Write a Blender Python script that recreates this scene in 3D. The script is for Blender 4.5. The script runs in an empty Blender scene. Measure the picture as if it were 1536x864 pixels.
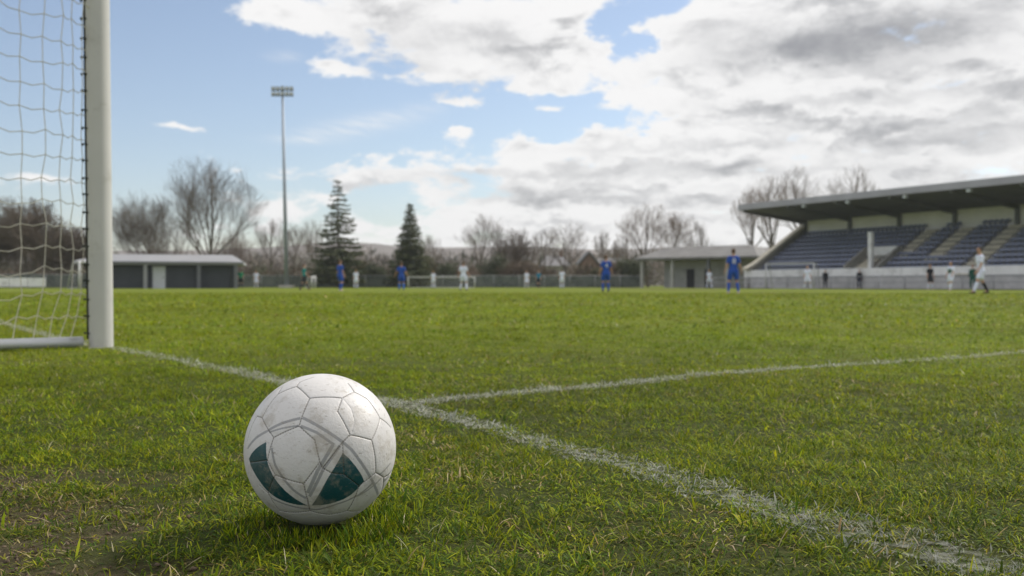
import bpy, bmesh, math, random
import numpy as np
from mathutils import Vector, Matrix
R=random.Random(7); NR=np.random.default_rng(11)
S=bpy.context.scene; COL=S.collection
rad=math.radians
FPX=1463.0; CH=0.358
def at(px,d,z=0.0):            # ground position seen in a direction at distance d
    return Vector(((px-768)/FPX*d, d, z))
def ht(py,d): return (427-py)/FPX*d+CH
# ---------------------------------------------------------------- helpers
def link(o,parent=None):
    COL.objects.link(o)
    if parent is not None: o.parent=parent
    return o
def tag(o,label=None,cat=None,group=None,kind=None):
    if label: o['label']=label
    if cat: o['category']=cat
    if group: o['group']=group
    if kind: o['kind']=kind
    return o
def empty(name,loc,rz=0.0,label=None,cat=None,group=None):
    o=bpy.data.objects.new(name,None); o.empty_display_size=.3
    o.location=loc; o.rotation_euler=(0,0,rz); link(o)
    return tag(o,label,cat,group)
class MB:
    def __init__(s): s.v=[]; s.f=[]
    def add(s,vs,fs):
        b=len(s.v); s.v+= [tuple(v) for v in vs]; s.f+=[tuple(i+b for i in f) for f in fs]; return s
    def box(s,x0,x1,y0,y1,z0,z1):
        return s.add([(x0,y0,z0),(x1,y0,z0),(x1,y1,z0),(x0,y1,z0),(x0,y0,z1),(x1,y0,z1),(x1,y1,z1),(x0,y1,z1)],
          [(0,3,2,1),(4,5,6,7),(0,1,5,4),(1,2,6,5),(2,3,7,6),(3,0,4,7)])
    def tube(s,pts,r,n=8,cap=True,r1=None):
        pts=[Vector(p) for p in pts]; m=len(pts); rings=[]
        up=Vector((0,0,1)); prev=None
        for i,p in enumerate(pts):
            t=(pts[min(i+1,m-1)]-pts[max(i-1,0)]).normalized()
            if prev is None:
                a=Vector((1,0,0)) if abs(t.z)>.9 else up
                x=t.cross(a).normalized()
            else: x=(prev-t*prev.dot(t)).normalized()
            prev=x; y=t.cross(x)
            rr=r if r1 is None else r+(r1-r)*i/(m-1)
            rings.append([p+(x*math.cos(2*math.pi*k/n)+y*math.sin(2*math.pi*k/n))*rr for k in range(n)])
        vs=[v for g in rings for v in g]; fs=[]
        for i in range(m-1):
            for k in range(n):
                k2=(k+1)%n; fs.append((i*n+k,i*n+k2,(i+1)*n+k2,(i+1)*n+k))
        if cap: fs.append(tuple(range(n-1,-1,-1))); fs.append(tuple(range((m-1)*n,m*n)))
        return s.add(vs,fs)
    def prism(s,poly,axis,a,b):   # poly in the two other axes, extruded along axis
        def P(u,v,w): return {0:(w,u,v),1:(u,w,v),2:(u,v,w)}[axis]
        n=len(poly); vs=[P(u,v,a) for u,v in poly]+[P(u,v,b) for u,v in poly]
        fs=[tuple(range(n)),tuple(range(2*n-1,n-1,-1))]
        for i in range(n):
            j=(i+1)%n; fs.append((i,i+n,j+n,j))
        return s.add(vs,fs)
    def build(s,name,mat,parent=None,smooth=False,bevel=0):
        me=bpy.data.meshes.new(name); me.from_pydata(s.v,[],s.f); me.validate()
        bm=bmesh.new(); bm.from_mesh(me); bmesh.ops.recalc_face_normals(bm,faces=bm.faces)
        if bevel: bmesh.ops.bevel(bm,geom=bm.edges[:],offset=bevel,segments=2,affect='EDGES',clamp_overlap=True)
        bm.to_mesh(me); bm.free()
        me.materials.append(mat)
        if smooth: me.polygons.foreach_set('use_smooth',[True]*len(me.polygons))
        o=bpy.data.objects.new(name,me); return link(o,parent)
def np_mesh(name,verts,loops,totals,mat,parent=None,col=None,smooth=False):
    me=bpy.data.meshes.new(name)
    me.vertices.add(len(verts)); me.vertices.foreach_set('co',np.ascontiguousarray(verts,dtype=np.float32).ravel())
    me.loops.add(len(loops)); me.loops.foreach_set('vertex_index',loops.astype(np.int32))
    st=np.concatenate([[0],np.cumsum(totals)[:-1]]).astype(np.int32)
    me.polygons.add(len(totals)); me.polygons.foreach_set('loop_start',st); me.polygons.foreach_set('loop_total',totals.astype(np.int32))
    if smooth: me.polygons.foreach_set('use_smooth',np.ones(len(totals),dtype=bool))
    if col is not None:
        a=me.color_attributes.new('Col','FLOAT_COLOR','POINT')
        c=np.ones((len(verts),4),dtype=np.float32); c[:,:3]=col; a.data.foreach_set('color',c.ravel())
    me.materials.append(mat); me.update(); me.validate()
    o=bpy.data.objects.new(name,me); return link(o,parent)
def vnoise(x,y,seed=0):
    xi=np.floor(x).astype(np.int64); yi=np.floor(y).astype(np.int64); fx=x-xi; fy=y-yi
    fx=fx*fx*(3-2*fx); fy=fy*fy*(3-2*fy)
    def h(a,b):
        n=(a*374761393+b*668265263+seed*2147483647)&0xffffffff
        n=((n^(n>>13))*1274126177)&0xffffffff
        return ((n^(n>>16))&0xffff)/65535.0
    return (h(xi,yi)*(1-fx)+h(xi+1,yi)*fx)*(1-fy)+(h(xi,yi+1)*(1-fx)+h(xi+1,yi+1)*fx)*fy
def fbm(x,y,seed=0,o=3):
    s=0;a=.5
    for i in range(o): s=s+a*vnoise(x*2**i,y*2**i,seed+i); a*=.5
    return s/(1-.5**o)
# ---------------------------------------------------------------- materials
MATS={}
def mat(name,color,rough=.7,var=.12,scale=6.0,bump=0.0,metal=0.0,spec=.3,attr=None,transl=0.0,stain=None):
    m=bpy.data.materials.new(name); m.use_nodes=True; nt=m.node_tree; N=nt.nodes; L=nt.links
    b=N['Principled BSDF']; b.inputs['Roughness'].default_value=rough; b.inputs['Metallic'].default_value=metal
    b.inputs['Specular IOR Level'].default_value=spec
    tc=N.new('ShaderNodeTexCoord'); no=N.new('ShaderNodeTexNoise'); no.inputs['Scale'].default_value=scale; no.inputs['Detail'].default_value=5
    L.new(tc.outputs['Object'],no.inputs['Vector'])
    mr=N.new('ShaderNodeMapRange'); mr.inputs['From Min'].default_value=.3; mr.inputs['From Max'].default_value=.7
    mr.inputs['To Min'].default_value=1-var; mr.inputs['To Max'].default_value=1+var
    L.new(no.outputs['Fac'],mr.inputs['Value'])
    vm=N.new('ShaderNodeVectorMath'); vm.operation='SCALE'
    if attr:
        at_=N.new('ShaderNodeAttribute'); at_.attribute_name=attr; L.new(at_.outputs['Color'],vm.inputs[0])
    else: vm.inputs[0].default_value=color
    L.new(mr.outputs[0],vm.inputs['Scale']); out=vm.outputs[0]
    if stain:
        n2=N.new('ShaderNodeTexNoise'); n2.inputs['Scale'].default_value=stain[1]; n2.inputs['Detail'].default_value=8; n2.inputs['Roughness'].default_value=.65
        L.new(tc.outputs['Object'],n2.inputs['Vector'])
        m2=N.new('ShaderNodeMapRange'); m2.inputs['From Min'].default_value=stain[2]; m2.inputs['From Max'].default_value=stain[2]+.15; m2.inputs['To Max'].default_value=stain[3]
        L.new(n2.outputs['Fac'],m2.inputs['Value'])
        mx=N.new('ShaderNodeMix'); mx.data_type='RGBA'; L.new(m2.outputs[0],mx.inputs['Factor']); L.new(out,mx.inputs['A']); mx.inputs['B'].default_value=(*stain[0],1); out=mx.outputs['Result']
    L.new(out,b.inputs['Base Color'])
    if bump:
        bp=N.new('ShaderNodeBump'); bp.inputs['Strength'].default_value=.5; bp.inputs['Distance'].default_value=bump
        L.new(no.outputs['Fac'],bp.inputs['Height']); L.new(bp.outputs[0],b.inputs['Normal'])
    if transl:
        t=N.new('ShaderNodeBsdfTranslucent'); L.new(out,t.inputs['Color']); ms=N.new('ShaderNodeMixShader'); ms.inputs[0].default_value=transl
        L.new(b.outputs[0],ms.inputs[1]); L.new(t.outputs[0],ms.inputs[2]); L.new(ms.outputs[0],N['Material Output'].inputs['Surface'])
    MATS[name]=m; return m
# ---------------------------------------------------------------- camera
cam=bpy.data.cameras.new('camera'); co=bpy.data.objects.new('camera',cam); link(co); S.camera=co
co.location=(0,0,CH); co.rotation_euler=(rad(90)-5/FPX,0,0)
cam.sensor_width=36; cam.lens=36*FPX/1536; cam.clip_start=.05; cam.clip_end=8000
cam.dof.use_dof=True; cam.dof.focus_distance=1.37; cam.dof.aperture_fstop=6.6; cam.dof.aperture_blades=7
# ---------------------------------------------------------------- light
SUN=Vector((.79,.61,0)).normalized(); EL=rad(41)
sd=Vector((SUN.x*math.cos(EL),SUN.y*math.cos(EL),math.sin(EL)))
sl=bpy.data.lights.new('sun','SUN'); sl.energy=2.9; sl.angle=rad(6.0); sl.color=(1,.95,.87)
so=bpy.data.objects.new('sun',sl); link(so); so.rotation_euler=sd.to_track_quat('Z','Y').to_euler(); so.location=(30,20,40)
S.view_settings.view_transform='Standard'; S.view_settings.look='None'; S.view_settings.gamma=1; S.view_settings.exposure=0.42
S.view_settings.use_curve_mapping=False
# ---------------------------------------------------------------- sky
W=bpy.data.worlds.new('World'); S.world=W; W.use_nodes=True
nt=W.node_tree; N=nt.nodes; L=nt.links; bg=N['Background']; bg.inputs['Strength'].default_value=.1
sky=N.new('ShaderNodeTexSky'); sky.sky_type='NISHITA'; sky.sun_disc=False; sky.sun_elevation=EL; sky.sun_rotation=math.atan2(SUN.x,SUN.y)
sky.air_density=1.0; sky.dust_density=.6; sky.ozone_density=2.0
class E:                      # tiny expression builder over shader math nodes
    def __init__(s,k): s.k=k
    def op(s,o,b=None,c=None):
        n=N.new('ShaderNodeMath'); n.operation=o
        for i,x in enumerate((s,b,c)):
            if x is None: continue
            if isinstance(x,E): L.new(x.k,n.inputs[i])
            else: n.inputs[i].default_value=x
        return E(n.outputs[0])
    def __add__(s,b): return s.op('ADD',b)
    def __sub__(s,b): return s.op('SUBTRACT',b)
    def __mul__(s,b): return s.op('MULTIPLY',b)
    def __truediv__(s,b): return s.op('DIVIDE',b)
    def smooth(s,a,b,lo=0.,hi=1.):
        n=N.new('ShaderNodeMapRange'); n.interpolation_type='SMOOTHSTEP'; L.new(s.k,n.inputs['Value'])
        for q,v in zip(('From Min','From Max','To Min','To Max'),(a,b,lo,hi)): n.inputs[q].default_value=v
        return E(n.outputs[0])
tc=N.new('ShaderNodeTexCoord'); sx=N.new('ShaderNodeSeparateXYZ'); L.new(tc.outputs['Generated'],sx.inputs[0])
dx,dy,dz=E(sx.outputs[0]),E(sx.outputs[1]),E(sx.outputs[2])
az=dx.op('ARCTAN2',dy); el=dz.op('ARCSINE')
def P(px,py):
    a=math.atan((px-768)/FPX); return a, math.atan((427-py)/FPX*math.cos(a))
def vec(a,b,c=0.0):
    n=N.new('ShaderNodeCombineXYZ')
    for i,x in enumerate((a,b,c)):
        if isinstance(x,E): L.new(x.k,n.inputs[i])
        else: n.inputs[i].default_value=x
    return n.outputs[0]
def noise(v,scale,detail,rough=.55,dist=0.0):
    n=N.new('ShaderNodeTexNoise'); n.inputs['Scale'].default_value=scale; n.inputs['Detail'].default_value=detail; n.inputs['Roughness'].default_value=rough; n.inputs['Distortion'].default_value=dist
    L.new(v,n.inputs['Vector']); return E(n.outputs['Fac'])
def blobs(lst,az,el):
    tot=None; v=vec(az,el)
    for px,py,rx,ry,w in lst:
        a,e=P(px,py); sxx=FPX/rx; syy=FPX/ry
        n=N.new('ShaderNodeVectorMath'); n.operation='MULTIPLY_ADD'; L.new(v,n.inputs[0]); n.inputs[1].default_value=(sxx,syy,0); n.inputs[2].default_value=(-a*sxx,-e*syy,0)
        d=N.new('ShaderNodeVectorMath'); d.operation='DOT_PRODUCT'; L.new(n.outputs[0],d.inputs[0]); L.new(n.outputs[0],d.inputs[1])
        g=(E(d.outputs['Value'])*-1.0).op('EXPONENT')*w
        tot=g if tot is None else tot+g
    return tot
CL=[(640,20,260,70,.55),(720,95,150,45,.5),(800,135,45,18,.25),(850,60,60,55,.35),(420,10,90,25,.3),
 (1230,70,260,70,.55),(1010,110,95,36,.42),(1330,10,260,40,.4),(1480,110,120,60,.4),(960,130,50,20,.25),
 (120,120,380,190,-.6),(420,120,110,60,-.3),(430,180,170,60,-.5),(620,178,170,36,-.6),(845,180,110,24,-.75),(930,55,34,48,-.7),(885,120,30,22,-.5),(985,14,42,13,-.42),(700,170,60,20,-.3),(920,15,30,12,-.1),
 (480,98,62,14,.75),(255,190,48,8,.95),(695,196,20,11,.95),(683,153,38,8,.65),(826,164,40,8,.85),(1390,60,160,60,.6),(1310,190,370,180,.32),(1020,58,70,45,.30),(960,118,62,22,.32),(480,28,100,22,.4),(760,70,90,35,.2),(1180,360,500,60,.3),
 (560,252,190,18,.5),(870,214,130,22,.55),(1130,170,160,32,.5),(1300,200,260,60,.42),(760,330,520,60,.28),(1000,290,300,60,.35),(60,266,60,9,.5),(400,262,60,12,.35),
 (330,330,160,40,-.12),(820,245,110,8,-.2),(1120,130,90,8,-.12),(610,275,100,10,-.15)]
DK=[(1290,56,150,28,1.0),(1200,78,110,22,.9),(1390,40,60,20,.5),(1410,214,120,14,.75),(1510,136,55,13,.8),(1240,150,130,11,.45),(1060,256,110,10,.6),(1260,255,90,9,.4),
 (640,58,110,20,.35),(700,130,60,12,.3),(880,262,90,9,.4),(1120,215,80,9,.35),(1440,270,120,10,.4),(790,290,90,8,.35),(540,272,120,8,.45),(1350,105,120,10,.3),(960,225,90,8,.3),(830,300,80,7,.5),(950,300,90,7,.5),(1060,330,70,6,.45),(700,262,60,7,.4),(1180,285,110,7,.4),(1330,180,120,8,.5),(1130,165,70,7,.4),(760,60,60,10,.4),(600,95,50,8,.35),(1480,190,80,9,.5),(930,250,60,6,.4)]
def cloud(de):
    e2=el+de
    z=dz+de
    q=z.op('MAXIMUM',0.0)+.33
    v=vec(dx/q,dy/q,0.37)
    n=noise(v,5.6,6.,.56,.3)
    n2=noise(v,13.0,8.,.6,.3)
    return (n-.5)*2.1,(n2-.5)*1.0
wv=vec(az*1.0,el*1.8,.9)
azw=az+(noise(wv,16.0,7.,.62)-.5)*.13
elw=el+(noise(vec(az*1.0,el*1.8,4.3),20.0,7.,.62)-.5)*.055
azs=az+(azw-az)*.3; els=el+(elw-el)*.3
base=blobs([c for c in CL if c[3]>=17],azw,elw)+blobs([c for c in CL if c[3]<17],azs,els)
ca,cb=cloud(0.0)
c0=ca+cb
d0=c0+base.op('MINIMUM',.60)+.02+el.smooth(.33,.55)*.34+(dy*-1.0).smooth(-.3,.3)*.14
wm=blobs([(455,210,45,6,1.0),(500,199,45,7,1.0),(545,187,50,9,1.0),(590,175,45,9,.8),(640,162,30,8,.5),(425,85,22,7,.7)],az,el)*noise(vec(az*9.0,el*60.0+az*14.0,.7),4.0,5.,.6).smooth(.25,.75,.15,.75)
dens=d0.smooth(-.01,.34).op('MAXIMUM',wm*.75)
da_,db_=cloud(.013)
shade=((ca-da_)*-1.0+(cb-db_)*-.35).smooth(-.07,.36)     # lit tops, greyer undersides
dark=blobs(DK,azw,elw)*(noise(vec(az,el*2.0,.2),9.,5.,.6).smooth(.3,.65,.35,1.2))
thick=d0.smooth(.25,.95)
grey=(dark*.80+shade*.95*thick)
grey=((grey*-1.45).op('EXPONENT')*-1.0+1.0)*1.12
mc=N.new('ShaderNodeMix'); mc.data_type='RGBA'; L.new(grey.k,mc.inputs['Factor']); mc.inputs['A'].default_value=(7.3,7.22,7.15,1); mc.inputs['B'].default_value=(2.5,2.52,2.64,1)
hs=N.new('ShaderNodeHueSaturation'); hs.inputs['Saturation'].default_value=.86; hs.inputs['Value'].default_value=1.0; L.new(sky.outputs[0],hs.inputs['Color'])
ms=N.new('ShaderNodeMix'); ms.data_type='RGBA'; L.new((dens*.97).k,ms.inputs['Factor']); tn=N.new('ShaderNodeMix'); tn.data_type='RGBA'; tn.blend_type='MULTIPLY'; tn.inputs['Factor'].default_value=1; L.new(hs.outputs[0],tn.inputs['A']); tn.inputs['B'].default_value=(.985,.975,.99,1); L.new(tn.outputs['Result'],ms.inputs['A']); L.new(mc.outputs['Result'],ms.inputs['B'])
L.new(ms.outputs['Result'],bg.inputs['Color'])
SEAMS=[[(-0.237,-0.412,0.880),(-0.015,-0.657,0.753),(-0.098,-0.896,0.433),(-0.426,-0.859,0.282),(-0.643,-0.585,0.495),(-0.483,-0.402,0.778),(-0.237,-0.412,0.880)],
[(-0.098,-0.896,0.433),(0.110,-0.957,0.267),(0.180,-0.984,-0.005),(-0.026,-0.960,-0.279),(-0.396,-0.900,-0.181),(-0.504,-0.864,-0.001),(-0.453,-0.871,0.191),(-0.426,-0.859,0.282)],
[(-0.237,-0.412,0.880),(-0.219,-0.310,0.925),(-0.062,-0.195,0.979)],
[(-0.643,-0.585,0.495),(-0.740,-0.453,0.497),(-0.800,-0.452,0.395),(-0.861,-0.476,0.178)],
[(-0.483,-0.402,0.778),(-0.466,-0.247,0.850)],
[(-0.015,-0.657,0.753),(0.383,-0.549,0.743),(0.500,-0.331,0.800),(0.396,-0.183,0.900)],
[(0.383,-0.549,0.743),(0.352,-0.721,0.596),(0.525,-0.794,0.306),(0.444,-0.867,0.225),(0.211,-0.974,-0.080),(0.180,-0.984,-0.005)],
[(0.525,-0.794,0.306),(0.771,-0.602,0.208),(0.838,-0.306,0.452),(0.664,-0.263,0.700),(0.500,-0.331,0.800)],
[(0.838,-0.306,0.452),(0.953,-0.074,0.295)],
[(0.771,-0.602,0.208),(0.813,-0.540,-0.219),(0.887,-0.330,-0.324),(0.948,0.056,-0.313)],
[(0.813,-0.540,-0.219),(0.621,-0.697,-0.358),(0.462,-0.869,-0.179),(0.315,-0.937,-0.149),(0.211,-0.974,-0.080)],
[(0.462,-0.869,-0.179),(0.454,-0.891,0.009),(0.444,-0.867,0.225)],
[(0.621,-0.697,-0.358),(0.445,-0.542,-0.713),(0.228,-0.627,-0.745),(0.009,-0.746,-0.665),(-0.413,-0.577,-0.705),(-0.528,-0.723,-0.445),(-0.396,-0.900,-0.181)],
[(0.445,-0.542,-0.713),(0.567,-0.275,-0.777),(0.695,-0.062,-0.716)],
[(-0.026,-0.960,-0.279),(0.002,-0.856,-0.517),(0.009,-0.746,-0.665)],
[(-0.504,-0.864,-0.001),(-0.788,-0.610,-0.076)],
[(0.887,-0.330,-0.324),(0.805,-0.061,-0.590)],
[(-0.528,-0.723,-0.445),(-0.650,-0.670,-0.359)]]
CREASES=[[(0.383,-0.549,0.743),(0.507,-0.607,0.613),(0.564,-0.685,0.461),(0.540,-0.773,0.333),(0.525,-0.794,0.306)]]
TEAL=[[(0.448,-0.889,0.098),(0.525,-0.851,0.015),(0.598,-0.796,-0.094),(0.654,-0.728,-0.206),(0.685,-0.660,-0.309),(0.614,-0.689,-0.384),(0.527,-0.713,-0.463),(0.428,-0.741,-0.517),(0.265,-0.782,-0.564),(0.042,-0.812,-0.582),(0.262,-0.939,-0.222)],
[(-0.524,-0.822,0.223),(-0.605,-0.776,0.176),(-0.677,-0.726,0.124),(-0.754,-0.655,0.048),(-0.806,-0.591,-0.031),(-0.782,-0.614,-0.111),(-0.716,-0.671,-0.192),(-0.630,-0.715,-0.304),(-0.529,-0.739,-0.417),(-0.409,-0.769,-0.492),(-0.273,-0.795,-0.543),(-0.143,-0.809,-0.570),(-0.007,-0.814,-0.581),(-0.140,-0.859,-0.493),(-0.264,-0.884,-0.387),(-0.347,-0.890,-0.298),(-0.413,-0.885,-0.214),(-0.464,-0.878,-0.119),(-0.504,-0.863,-0.020),(-0.521,-0.847,0.105)]]
GREY=[(0.0282,[(-0.828,-0.551,0.103),(-0.689,-0.680,0.252),(-0.539,-0.768,0.346),(-0.341,-0.824,0.452),(-0.096,-0.846,0.524)]),
(0.0176,[(-0.496,-0.799,0.339),(-0.309,-0.862,0.401),(-0.108,-0.892,0.438)]),
(0.0300,[(-0.062,-0.846,0.530),(0.121,-0.888,0.444),(0.414,-0.875,0.251),(0.460,-0.861,0.215),(0.553,-0.825,0.118),(0.633,-0.774,-0.012),(0.757,-0.588,-0.285),(0.789,-0.446,-0.422),(0.791,-0.210,-0.575)]),
(0.0264,[(-0.074,-0.898,0.434),(0.128,-0.925,0.357),(0.342,-0.918,0.202)]),
(0.0352,[(0.330,-0.922,0.200),(0.152,-0.983,-0.108),(0.014,-0.917,-0.398)]),
(0.0300,[(0.412,-0.893,0.183),(0.223,-0.971,-0.085),(0.034,-0.894,-0.447)]),
(0.0264,[(-0.443,-0.883,0.156),(-0.392,-0.919,-0.046),(-0.277,-0.933,-0.229),(-0.160,-0.917,-0.366),(-0.018,-0.880,-0.474)]),
(0.0220,[(-0.508,-0.700,-0.501),(-0.253,-0.770,-0.585),(-0.003,-0.773,-0.634),(0.095,-0.759,-0.644),(0.340,-0.741,-0.580),(0.599,-0.633,-0.491),(0.762,-0.539,-0.358)]),
(0.0176,[(0.852,-0.454,-0.261),(0.955,-0.251,-0.157)]),
(0.0211,[(0.896,-0.298,-0.330),(0.961,-0.041,-0.274)]),
(0.0176,[(0.593,-0.630,-0.501),(0.868,-0.385,-0.313)]),
(0.0440,[(0.878,-0.281,-0.387),(0.935,-0.120,-0.333)])]
# ---------------------------------------------------------------- ground, lines, turf
GOAL_LINE=[(-7.9,14.1),(-4.91,9.353),(-2.52,5.74),(-2.24,5.456),(-1.396,4.365),(-0.853,3.587),(-0.33,2.878),(0.077,2.173),(0.283,1.788),(0.434,1.471),(0.58,1.244),(0.688,1.08),(.95,.62)]
AREA_LINE=[(-0.33,2.878),(0.309,3.423),(1.227,4.157),(2.52,5.036),(4.347,6.162),(7.0,7.9)]
PEN_LINE=[(5.0,17.9),(5.633,17.458),(7.071,16.367),(8.087,15.405),(10.5,13.4)]
def smooth_line(pts,n=10):
    P=[np.array(p) for p in pts]; P=[2*P[0]-P[1]]+P+[2*P[-1]-P[-2]]; out=[]
    for i in range(1,len(P)-2):
        for k in range(n):
            t=k/n; a,b,c,d=P[i-1],P[i],P[i+1],P[i+2]
            out.append(.5*((2*b)+(c-a)*t+(2*a-5*b+4*c-d)*t*t+(3*b-a-3*c+d)*t**3))
    out.append(P[-2]); return np.array(out)
GLs=np.array(GOAL_LINE); GLs=smooth_line(GOAL_LINE,6); ALs=smooth_line(AREA_LINE,6); PLs=smooth_line(PEN_LINE,6)
def dist_line(x,y,L):
    d=np.full(x.shape,1e9)
    for a,b in zip(L[:-1],L[1:]):
        ab=b-a; t=np.clip(((x-a[0])*ab[0]+(y-a[1])*ab[1])/(ab@ab),0,1)
        d=np.minimum(d,np.hypot(x-a[0]-t*ab[0],y-a[1]-t*ab[1]))
    return d
def soil(x,y):     # worn bare patch beside the goal line, bottom left
    n=fbm(x*7,y*7,5)
    a=np.exp(-(((x+1.08)/.40)**2+((y-1.45)/.42)**2))+.75*np.exp(-(((x+.62)/.26)**2+((y-1.12)/.16)**2))
    return np.clip((a+(n-.5)*1.0-.15)/.52,0,1)
# ground: one sheet to the horizon with finer cells near the camera
gx=np.unique(np.concatenate([np.linspace(-4000,-60,14),np.linspace(-60,-8,14),np.linspace(-8,8,161),np.linspace(8,60,14),np.linspace(60,4000,14)]))
gy=np.unique(np.concatenate([np.linspace(-4000,-2,8),np.linspace(-2,9,111),np.linspace(9,60,18),np.linspace(60,5000,16)]))
X,Y=np.meshgrid(gx,gy); nx,ny=len(gx),len(gy)
near=np.exp(-(np.hypot(X,Y-3)/7)**4)
Z=(fbm(X*1.3,Y*1.3,3)-.5)*.022*near+(fbm(X*6,Y*6,8)-.5)*.012*near-.008*soil(X,Y)
Z-= .3*np.exp(-(np.hypot(X+.278,Y-1.418)/.15)**2)*0
i=np.arange(nx*ny).reshape(ny,nx)
lp=np.stack([i[:-1,:-1],i[:-1,1:],i[1:,1:],i[1:,:-1]],-1).reshape(-1)
def gz(x,y):
    near=np.exp(-(np.hypot(x,y-3)/7)**4)
    return (fbm(x*1.3,y*1.3,3)-.5)*.022*near+(fbm(x*6,y*6,8)-.5)*.012*near-.008*soil(x,y)
m=bpy.data.materials.new('turf_soil'); m.use_nodes=True; nt=m.node_tree; N=nt.nodes; L=nt.links; b=N['Principled BSDF']
b.inputs['Roughness'].default_value=.95; b.inputs['Specular IOR Level'].default_value=.1
tc=N.new('ShaderNodeTexCoord')
def nz(scale,detail=5,rough=.6,vec=None):
    n=N.new('ShaderNodeTexNoise'); n.inputs['Scale'].default_value=scale; n.inputs['Detail'].default_value=detail; n.inputs['Roughness'].default_value=rough
    L.new(vec or tc.outputs['Object'],n.inputs['Vector']); return n.outputs['Fac']
def ramp(f,stops):
    r=N.new('ShaderNodeValToRGB'); L.new(f,r.inputs[0]); e=r.color_ramp.elements
    while len(e)<len(stops): e.new(.5)
    for q,(p,c) in zip(e,stops): q.position=p; q.color=(*c,1)
    return r.outputs[0]
def mixc(f,a,b_,mode='MIX'):
    x=N.new('ShaderNodeMix'); x.data_type='RGBA'; x.blend_type=mode
    if isinstance(f,float): x.inputs['Factor'].default_value=f
    else: L.new(f,x.inputs['Factor'])
    for k,v in (('A',a),('B',b_)):
        if isinstance(v,tuple): x.inputs[k].default_value=(*v,1)
        else: L.new(v,x.inputs[k])
    return x.outputs['Result']
def mrange(f,a,b_,lo=0.,hi=1.):
    n=N.new('ShaderNodeMapRange'); n.interpolation_type='SMOOTHSTEP'; L.new(f,n.inputs['Value'])
    for q,v in zip(('From Min','From Max','To Min','To Max'),(a,b_,lo,hi)): n.inputs[q].default_value=v
    return n.outputs[0]
fine=ramp(nz(55,4,.7),[(.3,(.030,.045,.008)),(.5,(.092,.135,.009)),(.7,(.175,.22,.018))])
big=mrange(nz(.55,4),.35,.65)
far=mixc(big,(.155,.195,.012),(.215,.230,.024))
col=mixc(.6,far,fine)
dry=mrange(nz(2.3,6,.65),.52,.72,0,.55); col=mixc(dry,col,(.17,.145,.045))
# distance-independent worn soil close to the corner of the goal line
at_=N.new('ShaderNodeAttribute'); at_.attribute_name='Col'
sc=ramp(nz(38,6,.7),[(.3,(.035,.025,.016)),(.55,(.095,.070,.046)),(.8,(.18,.14,.10))])
sep=N.new('ShaderNodeSeparateColor'); L.new(at_.outputs['Color'],sep.inputs[0])
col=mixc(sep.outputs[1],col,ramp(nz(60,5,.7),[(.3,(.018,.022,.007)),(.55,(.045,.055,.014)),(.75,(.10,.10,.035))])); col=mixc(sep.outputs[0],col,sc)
L.new(col,b.inputs['Base Color'])
bp=N.new('ShaderNodeBump'); bp.inputs['Strength'].default_value=.8; bp.inputs['Distance'].default_value=.03; L.new(nz(40,6,.7),bp.inputs['Height']); L.new(bp.outputs[0],b.inputs['Normal'])
sm=np.zeros((ny,nx,3)); 
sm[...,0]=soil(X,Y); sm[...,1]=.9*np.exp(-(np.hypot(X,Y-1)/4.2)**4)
ground=np_mesh('ground',np.stack([X,Y,Z],-1).reshape(-1,3),lp,np.full(len(lp)//4,4),m,col=sm.reshape(-1,3),smooth=True)
tag(ground,'green grass football pitch stretching to the far trees',None,None,'structure')
# painted lines: broken chalk sheets just above the turf
lm=bpy.data.materials.new('line_chalk'); lm.use_nodes=True; nt=lm.node_tree; N=nt.nodes; L=nt.links; b=N['Principled BSDF']
tc=N.new('ShaderNodeTexCoord'); b.inputs['Base Color'].default_value=(.62,.62,.58,1); b.inputs['Roughness'].default_value=.95
a=mrange(nz(34,6,.7),.45,.62,.0,.18); L.new(a,b.inputs['Alpha'])
def line_sheet(name,Lp,w,z,label):
    t=np.gradient(Lp,axis=0); t/=np.linalg.norm(t,axis=1)[:,None]; nrm=np.stack([-t[:,1],t[:,0]],1)
    A=Lp+nrm*w/2; B=Lp-nrm*w/2; C=Lp
    V=[];F=[]
    for k in range(len(Lp)):
        for q in (A[k],C[k],B[k]): V.append((q[0],q[1],float(gz(np.array([q[0]]),np.array([q[1]]))[0])+z))
    for k in range(len(Lp)-1):
        for j in (0,1): F.append((3*k+j,3*k+j+1,3*k+j+4,3*k+j+3))
    return V,F
gm=bpy.data.materials.new('grass_blade'); gm.use_nodes=True; nt=gm.node_tree; N=nt.nodes; L=nt.links; b=N['Principled BSDF']
at_=N.new('ShaderNodeAttribute'); at_.attribute_name='Col'; L.new(at_.outputs['Color'],b.inputs['Base Color']); b.inputs['Roughness'].default_value=.6; b.inputs['Specular IOR Level'].default_value=.09
tr=N.new('ShaderNodeBsdfTranslucent'); hs=N.new('ShaderNodeHueSaturation'); hs.inputs['Value'].default_value=1.35; hs.inputs['Hue'].default_value=.49; L.new(at_.outputs['Color'],hs.inputs['Color']); L.new(hs.outputs[0],tr.inputs['Color'])
mx=N.new('ShaderNodeMixShader'); mx.inputs[0].default_value=.30; L.new(b.outputs[0],mx.inputs[1]); L.new(tr.outputs[0],mx.inputs[2]); L.new(mx.outputs[0],N['Material Output'].inputs['Surface'])
BALL=(-.278,1.418)
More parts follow.
